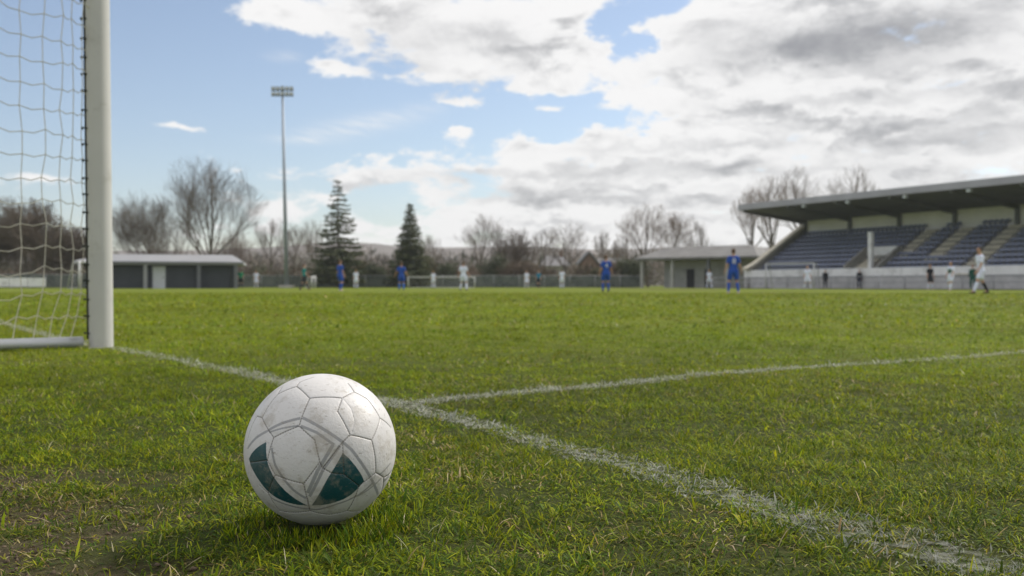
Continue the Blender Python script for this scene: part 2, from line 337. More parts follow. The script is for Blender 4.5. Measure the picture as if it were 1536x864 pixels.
def scatter(d0,d1,rho,tuft):
    area=.6*(d1*d1-d0*d0)+1.0*(d1-d0); n=int(area*rho/tuft)
    d=d0+(d1-d0)*NR.random(n*3)
    keep=NR.random(n*3)<(.6*2*d+1.0)/(1.2*d1+1.0); d=d[keep][:n]
    hw=.6*d+.5
    x=(NR.random(len(d))*2-1)*hw
    k=tuft; sd=.013*(1+ d0*.12)
    ox=NR.normal(0,sd,len(x)*k); oy=NR.normal(0,sd,len(d)*k); tid=np.repeat(np.arange(len(x)),k)
    tl=NR.uniform(.6,1.3,len(x))[tid]; tc_=NR.uniform(.72,1.3,len(x))[tid]; ty=NR.normal(0,1,len(x))[tid]
    return np.repeat(x,k)+ox,np.repeat(d,k)+oy,(np.arctan2(oy,ox)+NR.normal(0,.8,len(ox)),np.hypot(ox,oy)/sd,tl,tc_,ty)
def blades(x,y,Lm,Wm,droop=1.0,tuft=None):
    n=len(x)
    hmod=.25+1.0*fbm(x*5,y*5,21)+.55*vnoise(x*17,y*17,22)
    tuft=tuft or (NR.uniform(0,6.283,n),np.full(n,1.),np.ones(n),np.ones(n),np.zeros(n))
    Ls=Lm*hmod*tuft[2]*NR.uniform(.55,1.35,n); Ws=Wm*NR.uniform(.6,1.4,n)*np.where(NR.random(n)<.04,2.1,1)
    so=soil(x,y)
    keep=NR.random(n)>so*(.93 if droop!=.5 else 0)
    rb=np.hypot(x-BALL[0],y-BALL[1]); keep&=rb>.045
    keep&=np.hypot(x+2.346,y-5.57)>.075
    x,y,Ls,Ws,so,rb=[q[keep] for q in (x,y,Ls,Ws,so,rb)]; n=len(x); tuft=[q[keep] for q in tuft]
    lim=np.where(rb<.112,.121-np.sqrt(np.maximum(.0121-rb**2,0))-.004,1.0)
    Ls=np.minimum(Ls,np.maximum(lim,.003))
    ph=tuft[0]; th=np.clip(NR.uniform(.0,.55,n)+.33*tuft[1],0,1.2); kap=NR.uniform(.1,2.1,n)*droop
    lim2=rb<.135; kap=np.where(lim2,kap*.3,kap); th=np.where(lim2,th*.5,th)
    z0=gz(x,y)-.002
    pts=[];px=np.zeros(n);pz=np.zeros(n)
    ts=[0,.36,.7,1.0]; prev=0
    cen=[(px.copy(),pz.copy())]
    for t in ts[1:]:
        dt=t-prev; a=th+kap*(prev+dt/2)*1.4
        px=px+np.sin(a)*dt*Ls; pz=pz+np.cos(a)*dt*Ls; cen.append((px.copy(),pz.copy())); prev=t
    tw=ph+np.pi/2+NR.normal(0,.5,n)
    wf=[.75,1.0,.72,0]
    V=np.zeros((n,7,3)); 
    for k in range(4):
        cx=x+np.cos(ph)*cen[k][0]; cy=y+np.sin(ph)*cen[k][0]; cz=np.maximum(z0+cen[k][1],z0+.001)
        if k<3:
            ox=np.cos(tw)*Ws*wf[k]/2; oy=np.sin(tw)*Ws*wf[k]/2
            V[:,2*k]=np.stack([cx-ox,cy-oy,cz],1); V[:,2*k+1]=np.stack([cx+ox,cy+oy,cz],1)
        else: V[:,6]=np.stack([cx,cy,cz],1)
    return V,x,y,so,tuft
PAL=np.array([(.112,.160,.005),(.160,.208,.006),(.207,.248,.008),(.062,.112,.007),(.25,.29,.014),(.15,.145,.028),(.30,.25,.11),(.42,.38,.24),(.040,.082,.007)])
def colours(x,y,so,tuft):
    n=len(x); g=fbm(x*1.6,y*1.6,31); dryn=fbm(x*4,y*4,37)
    p=np.array([.265,.295,.185,.145,.08,.02,.007,.003])
    idx=NR.choice(8,n,p=p)
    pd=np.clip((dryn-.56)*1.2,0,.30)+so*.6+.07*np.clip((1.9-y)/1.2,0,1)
    dk=NR.random(n)<.42*np.clip((3.4-y)/2.2,0,1); idx=np.where(dk,8,idx)  # dark blades increase towards the camera: foreground shade carried in blade colour
    sw=NR.random(n)<pd; idx=np.where(sw,NR.choice([5,6,7,3],n,p=[.4,.28,.12,.2]),idx)
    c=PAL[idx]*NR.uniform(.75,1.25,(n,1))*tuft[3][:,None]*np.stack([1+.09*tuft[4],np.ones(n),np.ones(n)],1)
    c=c*(.55+.55*g+.45*vnoise(x*11,y*11,23))[:,None]
    c=c*(.80+.40*fbm(x*.45,y*.3,41))[:,None]*np.stack([.88+.26*fbm(x*.8,y*.6,43),np.ones(n),np.ones(n)],1)
    return c
LOOP=np.array([0,1,3,2,2,3,5,4,4,5,6]); TOT=np.array([4,4,3])
def pack(V):
    n=len(V); lp=(LOOP[None]+7*np.arange(n)[:,None]).reshape(-1); return V.reshape(-1,3),lp,np.tile(TOT,n)
gV=[];gC=[]; pV={'g':[],'a':[],'p':[]}
for d0,d1,rho,tuft,Lm,Wm in ((.75,2.3,50000,8,.019,.0017),(2.3,4.2,18000,8,.021,.0024),(4.2,8,4200,6,.024,.0042),(8,16,900,6,.032,.009),(16,42,150,6,.042,.022)):
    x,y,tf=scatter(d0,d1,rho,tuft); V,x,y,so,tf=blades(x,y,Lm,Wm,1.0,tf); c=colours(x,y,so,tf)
    # long straw and stray leaves
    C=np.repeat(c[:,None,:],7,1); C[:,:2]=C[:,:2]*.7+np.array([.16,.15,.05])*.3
    dg=dist_line(x,y,GLs); da=dist_line(x,y,ALs); dp=dist_line(x,y,PLs)
    nn=fbm(x*9,y*9,77)
    wr=.052+.02*(nn-.5); key=np.full(len(x),'',dtype='<U1')
    wide=1+.45*np.clip((2.3-y)/1.0,0,1)
    for d,k,cov in ((dp,'p',.75),(da,'a',.84),(dg,'g',.80)):
        pr=np.clip((wr*wide*1.25-d)/(wr*.45),0,1)*cov*np.where(y<2.4,.36+1.0*(nn-.42),1)*(1 if k!='g' else np.where(y>4,.9,1.0)); key=np.where(NR.random(len(x))<pr,k,key)
    pw=key!=''
    w=NR.uniform(.30,.62,(len(x),1))*(1-.28*np.clip((1.9-y)/.5,0,1))[:,None]*np.array([[1.0,.99,.95]])
    fr=np.array([.15,.15,.6,.6,.9,.9,1.0])[None,:,None]*NR.uniform(.65,1.15,(len(x),1,1)); fr=np.clip(fr,0,1)
    C=np.where(pw[:,None,None],C*(1-fr)+w[:,None,:]*fr,C)
    for k in 'gap':
        s=key==k
        if s.any(): pV[k].append((V[s],C[s]))
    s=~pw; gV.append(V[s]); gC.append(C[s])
# stray long dry stems close to the camera
x,y,tf=scatter(.8,3.2,75,1); V,x,y,so,tf=blades(x,y,.045,.0013,1.6); c=np.array([.40,.33,.17])*NR.uniform(.5,1.2,(len(x),1)); gV.append(V); gC.append(np.repeat(c[:,None],7,1))
V=np.concatenate(gV); C=np.concatenate(gC); v,l,t=pack(V)
# thinner turf beyond the dense strip on both sides and towards the camera
for d0,d1,w_,dens_,Lm,Wm in ((.75,2.3,2.2,8000,.02,.0027),(2.3,4.2,2.4,4500,.021,.0034),(4.2,8,3.0,1500,.024,.0058),(8,16,5,350,.032,.012),(-1.2,.75,0,3500,.02,.003)):
    n=int((d1-d0)*(2*w_ if w_ else 5.6)*dens_); d=NR.uniform(d0,d1,n)
    if w_: xx=(.6*d+.45+NR.random(n)*w_)*np.where(NR.random(n)<.5,-1,1)
    else: xx=NR.uniform(-2.8,2.8,n); k=np.hypot(xx,d)>.62; xx=xx[k]; d=d[k]
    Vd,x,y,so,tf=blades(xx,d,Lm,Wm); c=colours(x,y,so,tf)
    V=np.concatenate([V,Vd]); C=np.concatenate([C,np.repeat(c[:,None],7,1)])
# flat dead straw lying over the worn soil
n=5200; x=NR.uniform(-1.6,-.2,n); y=NR.uniform(.85,2.0,n); k=NR.random(n)<soil(x,y)*.9+.03; x=x[k]; y=y[k]
tf=(NR.uniform(0,6.28,len(x)),np.full(len(x),3.0),NR.uniform(.5,1.5,len(x)),np.ones(len(x)),np.zeros(len(x)))
Vd,x,y,so,tf=blades(x,y,.026,.0014,.5,tf); c=np.array([(.30,.24,.13),(.20,.155,.09),(.12,.14,.03)])[NR.integers(0,3,len(x))]*NR.uniform(.5,1.3,(len(x),1))
V=np.concatenate([V,Vd]); C=np.concatenate([C,np.repeat(c[:,None],7,1)]); v,l,t=pack(V)
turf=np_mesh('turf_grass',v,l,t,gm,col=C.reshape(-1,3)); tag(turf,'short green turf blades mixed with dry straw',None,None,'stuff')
print('BLADES',len(V))
for k,name,Lp,w,lab in (('g','goal_line',GLs,.09,'worn white goal line running past the ball to the post'),('a','goal_area_line',ALs,.09,'white goal area line leading away to the right'),('p','penalty_area_line',PLs,.10,'faint white penalty area line far out on the pitch')):
    v0,f0=line_sheet(name,Lp,w,.004,lab); v0=np.array(v0); l0=np.array(f0).reshape(-1); t0=np.full(len(f0),4)
    c0=np.full((len(v0),3),.6)
    o=None
    if pV[k]:
        V=np.concatenate([q[0] for q in pV[k]]); C=np.concatenate([q[1] for q in pV[k]]); v,l,t=pack(V)
        me=np_mesh(name,np.concatenate([v0,v]),np.concatenate([l0,l+len(v0)]),np.concatenate([t0,t]),lm,col=np.concatenate([c0,C.reshape(-1,3)]))
        me.data.materials.append(gm); mi=np.ones(len(t0)+len(t),dtype=np.int32); mi[:len(t0)]=0; me.data.polygons.foreach_set('material_index',mi)
    else: me=np_mesh(name,v0,l0,t0,lm,col=c0)
    tag(me,lab,None,None,'structure')
# loose crumbs of soil on the bare patch
n=26000; x=NR.uniform(-1.7,-.2,n); y=NR.uniform(.85,2.1,n); k=NR.random(n)<soil(x,y)**1.5; x=x[k]; y=y[k]; n=len(x)
oc=np.array([(1,0,0),(-1,0,0),(0,1,0),(0,-1,0),(0,0,1),(0,0,-1)],float); of=np.array([(0,2,4),(2,1,4),(1,3,4),(3,0,4),(2,0,5),(1,2,5),(3,1,5),(0,3,5)])
sz=np.minimum(NR.gamma(1.3,.0009,n)+.0007,.0045); V=oc[None]*sz[:,None,None]*NR.uniform(.5,1.4,(n,6,1)); V+=NR.normal(0,.25,(n,6,3))*sz[:,None,None]
V+=np.stack([x,y,gz(x,y)+sz*.3],1)[:,None]
lp=(of.reshape(-1)[None]+6*np.arange(n)[:,None]).reshape(-1)
o=np_mesh('soil_crumbs',V.reshape(-1,3),lp,np.full(len(lp)//3,3),mat('soil_crumb',(.10,.073,.048),.95,.35,60)); tag(o,'loose brown soil crumbs on the worn corner',None,None,'stuff')
# ---------------------------------------------------------------- football
def build_ball():
    n=300; u=np.tan(np.linspace(-1,1,n+1)*np.pi/4); A,B=np.meshgrid(u,u); one=np.ones_like(A)
    faces=[(A,B,one),(-A,B,-one),(one,A,B),(-one,-A,B),(B,one,A),(B,-one,-A)]
    Vs=[];Ls=[]
    for q,f in enumerate(faces):
        p=np.stack(f,-1).reshape(-1,3); p/=np.linalg.norm(p,axis=1)[:,None]; Vs.append(p)
        i=np.arange((n+1)**2).reshape(n+1,n+1)+q*(n+1)**2
        Ls.append(np.stack([i[:-1,:-1],i[:-1,1:],i[1:,1:],i[1:,:-1]],-1).reshape(-1,4))
    V=np.concatenate(Vs); Lq=np.concatenate(Ls)
    def seg(a,b):
        a=np.array(a)/np.linalg.norm(a); b=np.array(b)/np.linalg.norm(b)
        w=math.acos(max(-1,min(1,a@b))); nrm=np.cross(a,b); nrm/=np.linalg.norm(nrm)+1e-9
        return a,b,nrm,w
    segs=[]; 
    for l in SEAMS:
        run=0
        for a,b in zip(l[:-1],l[1:]):
            s=seg(a,b); segs.append((*s,run,1.0)); run+=s[3]
    for l in CREASES:
        for a,b in zip(l[:-1],l[1:]): s=seg(a,b); segs.append((*s,0,.4))
    # hidden half: regular hexagon and pentagon panels
    ph=(1+5**.5)/2; tv=[]
    for s1 in (1,-1):
        for s2 in (1,-1):
            for s3 in (1,-1):
                for base in ((0,1,3*ph),(1,2+ph,2*ph),(ph,2,2*ph+1)):
                    x,y,z=base[0]*s1,base[1]*s2,base[2]*s3
                    for p in ((x,y,z),(y,z,x),(z,x,y)): tv.append(tuple(round(c,6) for c in p))
    tv=np.array(sorted(set(tv))); tv/=np.linalg.norm(tv[0])
    cb=np.array([.2,-.966,.165]); cb/=np.linalg.norm(cb)
    for i in range(len(tv)):
        for j in range(i+1,len(tv)):
            if tv[i]@tv[j]>math.cos(.42) and tv[i]@cb<.02 and tv[j]@cb<.02: segs.append((*seg(tv[i],tv[j]),0,1.0))
    D=np.full(len(V),9.); T=np.zeros(len(V)); K=np.ones(len(V))
    for a,b,nrm,w,run,k in segs:
        d=np.abs(V@nrm); pa=V@a; pb=V@b
        # inside the arc?
        e1=np.cross(nrm,a); ang=np.arctan2(V@e1,pa)
        ins=(ang>=0)&(ang<=w)
        dd=np.where(ins,np.arcsin(np.clip(d,0,1)),np.minimum(np.arccos(np.clip(pa,-1,1)),np.arccos(np.clip(pb,-1,1))))
        m=dd<D; D=np.where(m,dd,D); T=np.where(m,run+np.clip(ang,0,w),T); K=np.where(m,k,K)
    r=.11; Dm=D*r
    rr=r-K*.0008*np.exp(-(Dm/.0009)**2)+.0006*(1-np.exp(-Dm/.006))-.0004
    col=np.full((len(V),3),1.0)*np.array([.60,.582,.57])
    # printed stripes
    for w,l in GREY:
        for a,b in zip(l[:-1],l[1:]):
            a,b,nrm,ww=seg(a,b); e1=np.cross(nrm,a); ang=np.arctan2(V@e1,V@a); d=np.abs(np.arcsin(np.clip(V@nrm,-1,1)))
            ins=(ang>=-.004)&(ang<=ww+.004)&(d<w*.66); col[ins]=(.30,.30,.305)
    for poly in TEAL:
        poly=np.array(poly); c=poly.mean(0); c/=np.linalg.norm(c)
        ex=np.cross(c,(0,0,1)); ex/=np.linalg.norm(ex); ey=np.cross(ex,c)
        fr=V@c; ok=fr>.3; uu=np.where(ok,V@ex/np.maximum(fr,.1),9); vv=np.where(ok,V@ey/np.maximum(fr,.1),9)
        pu=poly@ex/(poly@c); pv=poly@ey/(poly@c); ins=np.zeros(len(V),bool)
        for k in range(len(poly)):
            x1,y1,x2,y2=pu[k],pv[k],pu[k-1],pv[k-1]
            cr=((y1>vv)!=(y2>vv))&(uu<(x2-x1)*(vv-y1)/((y2-y1) if abs(y2-y1)>1e-9 else 1e-9)+x1); ins^=cr
        col[ins&ok]=(.007,.060,.070)
    # stitches: dirty thread holes along each seam
    per=.0040/r; dash=(np.mod(T,per)/per)<.55
    st=(Dm<.0009)&dash&(K>.8); col[st]=col[st]*.30+np.array([.05,.04,.03])
    lipm=(Dm<.0011)&~dash&(K>.8); col[lipm]*=.72
    m=bpy.data.materials.new('ball_leather'); m.use_nodes=True
    global nt,N,L,tc
    nt=m.node_tree; N=nt.nodes; L=nt.links; b=N['Principled BSDF']; tc=N.new('ShaderNodeTexCoord')
    at_=N.new('ShaderNodeAttribute'); at_.attribute_name='Col'
    c=mixc(mrange(nz(26,9,.72),.50,.66,0,.5),at_.outputs['Color'],(.30,.26,.20))       # scuffs
    mp=N.new('ShaderNodeMapping'); mp.inputs['Scale'].default_value=(1,1,2.6); mp.inputs['Rotation'].default_value=(.4,.7,.2); L.new(tc.outputs['Object'],mp.inputs[0])
    c=mixc(mrange(nz(75,6,.8,mp.outputs[0]),.585,.65,0,.6),c,(.20,.17,.13))       # small scrape marks
    c=mixc(mrange(nz(9,5,.6),.45,.75,0,.28),c,(.40,.36,.30))        # dull mud film
    L.new(c,b.inputs['Base Color']); b.inputs['Roughness'].default_value=.42; b.inputs['Specular IOR Level'].default_value=.42
    L.new(mrange(nz(30,5,.6),.3,.7,.34,.6),b.inputs['Roughness'])
    bp=N.new('ShaderNodeBump'); bp.inputs['Strength'].default_value=.4; bp.inputs['Distance'].default_value=.0014; L.new(nz(230,3,.6),bp.inputs['Height']); L.new(bp.outputs[0],b.inputs['Normal'])
    o=np_mesh('football',V*rr[:,None],Lq.reshape(-1),np.full(len(Lq),4),m,col=col,smooth=True)
    bm=bmesh.new(); bm.from_mesh(o.data); bmesh.ops.remove_doubles(bm,verts=bm.verts,dist=1e-5); bm.to_mesh(o.data); bm.free()
    o.location=(BALL[0],BALL[1],.1195); o.scale=(.985,.985,.985)
    tag(o,'scuffed white stitched football with dark teal triangles and grey stripes resting on the grass','football')
build_ball()
# ---------------------------------------------------------------- goal
M_white=mat('goal_white',(.50,.49,.465),.45,.06,3.0,stain=((.33,.31,.27),9.,.55,.45))
M_net=mat('net_twine',(.60,.56,.48),.9,.1,20)
M_dark=mat('dark_cord',(.035,.038,.03),.8,.1,20)
M_alu=mat('ground_bar_alu',(.58,.58,.59),.45,.08,5,metal=.3,stain=((.12,.13,.07),14.,.55,.5))
def near_goal():
    ga=Vector((-.60,.80,0)); bk=Vector((-.80,-.60,0))
    root=empty('goal',(-2.346,5.57,0),0,'large white football goal with cream net standing at the left edge','goal')
    H=2.95; LN=Vector((-.012,0,1))
    r=.062
    def post(b):
        mb=MB(); n=28; ex=ga; ey=bk; rings=[]
        prof=[(0,-.02)]
        zs=[-.02,2.19,2.2,2.203,2.213,2.216,H+.066]; rs=[r,r,r,r*.985,r*.985,r,r]
        pts=[]
        for z,q in zip(zs,rs):
            for k in range(n):
                a=2*math.pi*k/n; pts.append(b+Vector((-.010*z,0,z))+ex*(math.cos(a)*q)+ey*(math.sin(a)*q*1.06))
        fs=[(i*n+k,i*n+(k+1)%n,(i+1)*n+(k+1)%n,(i+1)*n+k) for i in range(len(zs)-1) for k in range(n)]
        fs.append(tuple(range((len(zs)-1)*n,len(zs)*n)))
        return mb.add(pts,fs).build('post',M_white,root,True)
    post(Vector((0,0,0))); post(ga*7.44)
    top=Vector((-.010*H,0,H))
    MB().tube([top+ga*.06,top+ga*7.38],.058,20).build('crossbar',M_white,root,True)
    D=2.0
    # ground frame
    bz=.036
    for o_ in (0,7.44):
        b=ga*o_
        mb=MB(); mb.tube([b+bk*.10+Vector((0,0,bz)),b+bk*.5+Vector((0,0,bz)),b+bk*D+Vector((0,0,bz))],.029,12); mb.build('ground_bar',M_alu,root,True)
        MB().tube([top+b+bk*.05,top+b+bk*.9-Vector((0,0,.02)),top+b+bk*1.2-Vector((0,0,.2)),b+bk*D+Vector((0,0,bz))],.02,10).build('stanchion',M_white,root,True)
    MB().tube([bk*D+Vector((0,0,bz)),bk*D+ga*7.44+Vector((0,0,bz))],.034,12).build('ground_bar',M_alu,root,True)
    # lacing rail with clips along the post
    def railp(z): return bk*.068+ga*.012+Vector((-.010*z,0,z))
    MB().tube([railp(z) for z in np.linspace(.05,H,24)],.006,6).build('net_rail',M_dark,root,True)
    z=.08
    while z<2.9:
        c=railp(z); mb=MB(); 
        mb.tube([c+ga*.018+bk*.012,c+bk*.02+Vector((0,0,.006)),c-ga*.02+bk*.006+Vector((0,0,.003)),c-ga*.028-bk*.02],.0052,6)
        mb.build('net_clip',M_dark,root,True); z+=.0625*R.uniform(.9,1.15)*1.6
    # side net
    us=[.03,.085,.14,.20,.285,.40,.52,.64,.76,.88,1.0,1.12,1.24,1.36,1.48,1.6,1.72,1.84,1.97]; nv=23
    rn=random.Random(3); J={}
    def node(i,j,o_):
        u=us[i]; v=.055+ (H-.08)*j/nv
        uu=u+ (.10*max(0,1-v/.5)**2*(1 if u>.05 else 0)*(1-u/2))
        k=(i,j)
        if k not in J: J[k]=(rn.gauss(0,.006),rn.gauss(0,.007),rn.gauss(0,.02))
        a,c,e=J[k]
        if i==0: a=c=e=0
        bulge=.05*math.sin(math.pi*min(1,u/1.9))*math.sin(math.pi*v/H)+.03*math.sin(3.1*u+2.2*v)
        lim=1.2+ (2-1.2)*max(0,(2.2-v))/2.2
        uu=min(uu,lim)
        zz=v+c+ .035*math.sin(5.5*u+.9*v+.6)*min(1,u*3)
        zz+=(v-.40)*.17*min(u,.9)*(1 if v<2.2 else .5)
        if j==0: zz=.05;bulge*=.2
        return ga*o_+bk*(uu+a+.0)+ga*(bulge+e*.6)+Vector((-.010*zz,0,zz))
    def string(mb,pts,sag,r):
        out=[pts[0]]
        for a,b in zip(pts[:-1],pts[1:]):
            out.append((a+b)/2-Vector((0,0,sag))); out.append(b)
        mb.tube(out,r,5,cap=False)
    for o_ in (0,7.44):
        mb=MB()
        for j in range(nv+1): string(mb,[node(i,j,o_) for i in range(len(us))],.015,.0028)
        for i in range(1,len(us)): string(mb,[node(i,j,o_) for j in range(nv+1)],0,.0025)
        for i in range(1,len(us)):
            for j in range(1,nv):   # knots
                p=node(i,j,o_); q=.0052
                mb.add([p+Vector((q,0,0)),p-Vector((q,0,0)),p+Vector((0,q,0)),p-Vector((0,q,0)),p+Vector((0,0,q)),p-Vector((0,0,q))],
                  [(0,2,4),(2,1,4),(1,3,4),(3,0,4),(2,0,5),(1,2,5),(3,1,5),(0,3,5)])
        mb.build('side_net',M_net,root,True)
    mb=MB(); nu=60
    def back(a,j):
        v=.055+2.8*j/nv; d=1.2+.8*(2.8-v)/2.8
        return ga*(7.44*a/nu)+bk*(d+.02*math.sin(a*.7+j))+Vector((0,0,v+.02*math.sin(a*.9)))
    for j in range(nv+1): mb.tube([back(a,j) for a in range(nu+1)],.0032,4,cap=False)
    for a in range(nu+1): mb.tube([back(a,j) for j in range(nv+1)]+[top+ga*(7.44*a/nu)+bk*u for u in (.9,.5,.05)],.0032,4,cap=False)
    for u in np.linspace(.15,1.1,8): mb.tube([top+ga*(7.44*a/20)+bk*u-Vector((0,0,.03)) for a in range(21)],.0032,4,cap=False)
    mb.build('back_net',M_net,root)
near_goal()
# ---------------------------------------------------------------- far goals
M_farwhite=mat('far_white_paint',(.55,.55,.55),.6,.08,2)
M_farnet=mat('far_net',(.35,.35,.35),.9,.05,5)
def far_goal(loc,rz,w,h,depth,label,rt=.05,net=True):
    root=empty('goal',loc,rz,label,'goal')
    for x in (0,w): MB().tube([(x,0,0),(x,0,h)],rt,10).build('post',M_farwhite,root,True)
    MB().tube([(rt,0,h-rt),(w-rt,0,h-rt)],rt,10).build('crossbar',M_farwhite,root,True)
    for x in (0,w): MB().tube([(x,rt,h-rt*1.5),(x,depth*.5,h-rt*1.6),(x,depth,.03)],rt*.6,8).build('stanchion',M_farwhite,root,True)
    MB().tube([(0,depth,.04),(w,depth,.04)],rt*.6,8).build('ground_bar',M_farwhite,root,True)
    if net:
        mb=MB()
        for k in range(int(w/.22)+1):
            x=min(w,k*.22); mb.tube([(x,.02,h-.06),(x,depth*.5,h-.09),(x,depth,.05)],.006,3,cap=False)
        for k in range(1,7):
            t=k/7; mb.tube([(0,depth*(.5+.5*t),(h-.09)*(1-t)),(w,depth*(.5+.5*t),(h-.09)*(1-t))],.006,3,cap=False)
        mb.build('net',M_farnet,root)
    return root
p=at(1149,87); q=at(1221,84); v=q-p; far_goal(p,math.atan2(v.y,v.x),v.length,2.26,1.2,'white goal frame on the far touchline before the grandstand wall',.06)
p=at(612,105); q=at(712,105); v=q-p; far_goal(p,0,v.length,1.22,1.0,'low wide white goal by the far fence in mid pitch',.055)
p=at(119,87); q=at(150,90); v=q-p; far_goal(p,math.atan2(v.y,v.x),v.length,2.5,1.2,'small white goal half hidden behind the near post',.09)
p=at(468,100); far_goal(p,rad(80),.9,1.25,.75,'small portable white goal seen side on beside the floodlight mast',.09)
# ---------------------------------------------------------------- floodlight mast
M_galv=mat('galvanised_mast',(.30,.33,.38),.5,.1,1.5,metal=.25)
M_conc=mat('pale_concrete',(.42,.40,.37),.9,.15,1.2,bump=.01)
M_lamp=mat('lamp_housing',(.16,.17,.18),.5,.1,4)
M_lens=mat('lamp_glass',(.55,.57,.6),.25,.05,4,spec=.6)
d=108; c=at(430,d); root=empty('floodlight_mast',c,0,'tall grey floodlight mast with two rows of lamps rising above the trees','floodlight')
tp=Vector((-6/FPX*d,0,ht(137,d)))
MB().tube([(0,0,.25),tuple(tp*.5),tuple(tp)],.25,14,r1=.115).build('mast_pole',M_galv,root,True)
MB().box(-.8,.8,-.5,.5,0,.32).build('mast_base',M_conc,root,bevel=.03)
MB().box(tp.x-1.25,tp.x+1.25,-.06,.06,tp.z-.57,tp.z-.50).box(tp.x-1.25,tp.x+1.25,-.06,.06,tp.z+.03,tp.z+.10).box(tp.x-.1,tp.x+.1,-.08,.08,tp.z-.6,tp.z+.6).build('lamp_frame',M_galv,root)
for zz in (-.30,.30):
    for k in range(5):
        x=tp.x-1.0+k*.5; mb=MB().box(x-.2,x+.2,-.30,.02,tp.z+zz-.19,tp.z+zz+.17)
        h=mb.build('lamp_head',M_lamp,root,bevel=.03); MB().box(x-.16,x+.16,-.315,-.302,tp.z+zz-.15,tp.z+zz+.13).build('lamp_glass',M_lens,h)
# ---------------------------------------------------------------- grandstand
M_concd=mat('weathered_concrete',(.27,.26,.24),.95,.22,.8,bump=.02,stain=((.12,.12,.11),1.5,.52,.5))
M_wallw=mat('white_painted_wall',(.80,.79,.79),.8,.1,.7,stain=((.36,.35,.33),1.1,.5,.5))
M_wallg=mat('grey_lower_wall',(.50,.49,.49),.85,.12,.8,stain=((.27,.27,.27),1.4,.5,.5))
M_cream=mat('cream_back_wall',(.78,.76,.75),.85,.08,.6)
M_step=mat('pale_stair_concrete',(.50,.46,.38),.9,.12,1.5)
M_roof=mat('roof_sheet_grey',(.26,.27,.28),.6,.12,.7,stain=((.15,.15,.15),.9,.5,.4))
M_soffit=mat('dark_soffit',(.19,.19,.195),.8,.12,.8)
M_steel=mat('dark_steel_column',(.17,.175,.18),.6,.1,2)
M_seat=mat('navy_seat_plastic',(.20,.22,.315),.4,.15,.8,spec=.5)
M_shad=mat('opening_shade',(.04,.04,.042),.9,.1,2)  # near black colour in place of the shade inside openings
st=empty('grandstand',(23.1,97,0),math.atan2(-.878,.48),'long covered grandstand with rows of navy seats and a grey roof','grandstand')
SL=46; T=7.5
STP=[(.25+.72*k,1.25+.43*k) for k in range(10)]
def terrace(mb,s0,s1,k0=0):
    t0=STP[k0][0] if k0 else .25
    poly=[(t0,0)]
    for k in range(k0,10):
        t,z=STP[k]; poly+=[(t,z),(t+.72,z)]
    poly+=[(T,STP[9][1]),(T,0)]
    poly=[p for i,p in enumerate(poly) if i==0 or p!=poly[i-1]]
    mb.prism(poly,0,s0,s1)
mb=MB(); terrace(mb,.9,12.6); terrace(mb,15.9,SL); terrace(mb,12.62,15.88,4); mb.build('terrace',M_concd,st)
MB().box(0,SL,0,.245,0,1.02).build('front_wall',M_wallg,st)
mb=MB(); s=0
while s<SL: mb.box(s,min(SL,s+2.97),-.03,.22,1.025,1.78); s+=3
mb.build('parapet',M_wallw,st)
MB().prism([(-.02,0),(T+.2,0),(T+.2,6.3),(T-.3,6.1),(.6,2.15),(-.02,1.9)],0,.35,.88).build('end_wall',M_concd,st)
MB().prism([(-.5,1.75),(.6,2.16),(T-.2,6.2),(T-.2,6.5),(.6,2.46),(-.5,2.0)],0,.25,.98).build('end_wall_coping',M_step,st)
MB().prism([(1.5,0),(T,0),(T,3.8),(5.8,3.8)],0,-1.6,.345).build('end_stair',M_concd,st)
MB().box(.3,SL,T+.01,T+.25,0,6.98).build('back_wall',M_cream,st)
for k in range(8):
    s=.93+5.8*k
    if s<SL: MB().box(s-.14,s+.14,T-.35,T-.05,5.15,6.75).build('column',M_steel,st)
MB().prism([(-1,7.72),(T+1,6.92),(T+1,7.12),(-1,7.98)],0,.3,SL).build('roof',M_roof,st)
MB().box(.28,SL,-1.12,-1.005,7.68,8.24).build('fascia',mat('fascia_blue_grey',(.37,.36,.41),.5,.1,.6),st)
mb=MB(); mb.prism([(-.98,7.66),(T,6.86),(T,6.91),(-.98,7.71)],0,.34,SL); mb.build('soffit',M_soffit,st)
for k in range(8):
    s=.93+5.8*k
    if s<SL: MB().prism([(-.9,7.45),(T-.02,6.45),(T-.02,6.85),(-.9,7.65)],0,s-.09,s+.09).build('roof_beam',M_soffit,st)
for px in (1204,1270,1356,1452):
    a=(px-768)/FPX; s=(96.52*a-22.22)/(.48+.878*a)
    MB().box(s-.18,s+.18,-1.0,-.7,7.38,7.62).build('soffit_lamp',M_lens,st,bevel=.03)
AIS=[(15.9,17.1,4,9),(19.4,20.7,3,9),(23.9,25.2,0,9),(31,32.4,0,9),(38.5,39.8,0,9)]
for a,b_,k0,k1 in AIS:
    mb=MB()
    for k in range(k0,k1+1):
        t,z=STP[k]; mb.box(a,b_,t-.02,t+.71,z+.003,z+.10); mb.box(a,b_,t-.34,t-.022,z-.2,z-.03)
    mb.build('aisle_stair',M_step,st)
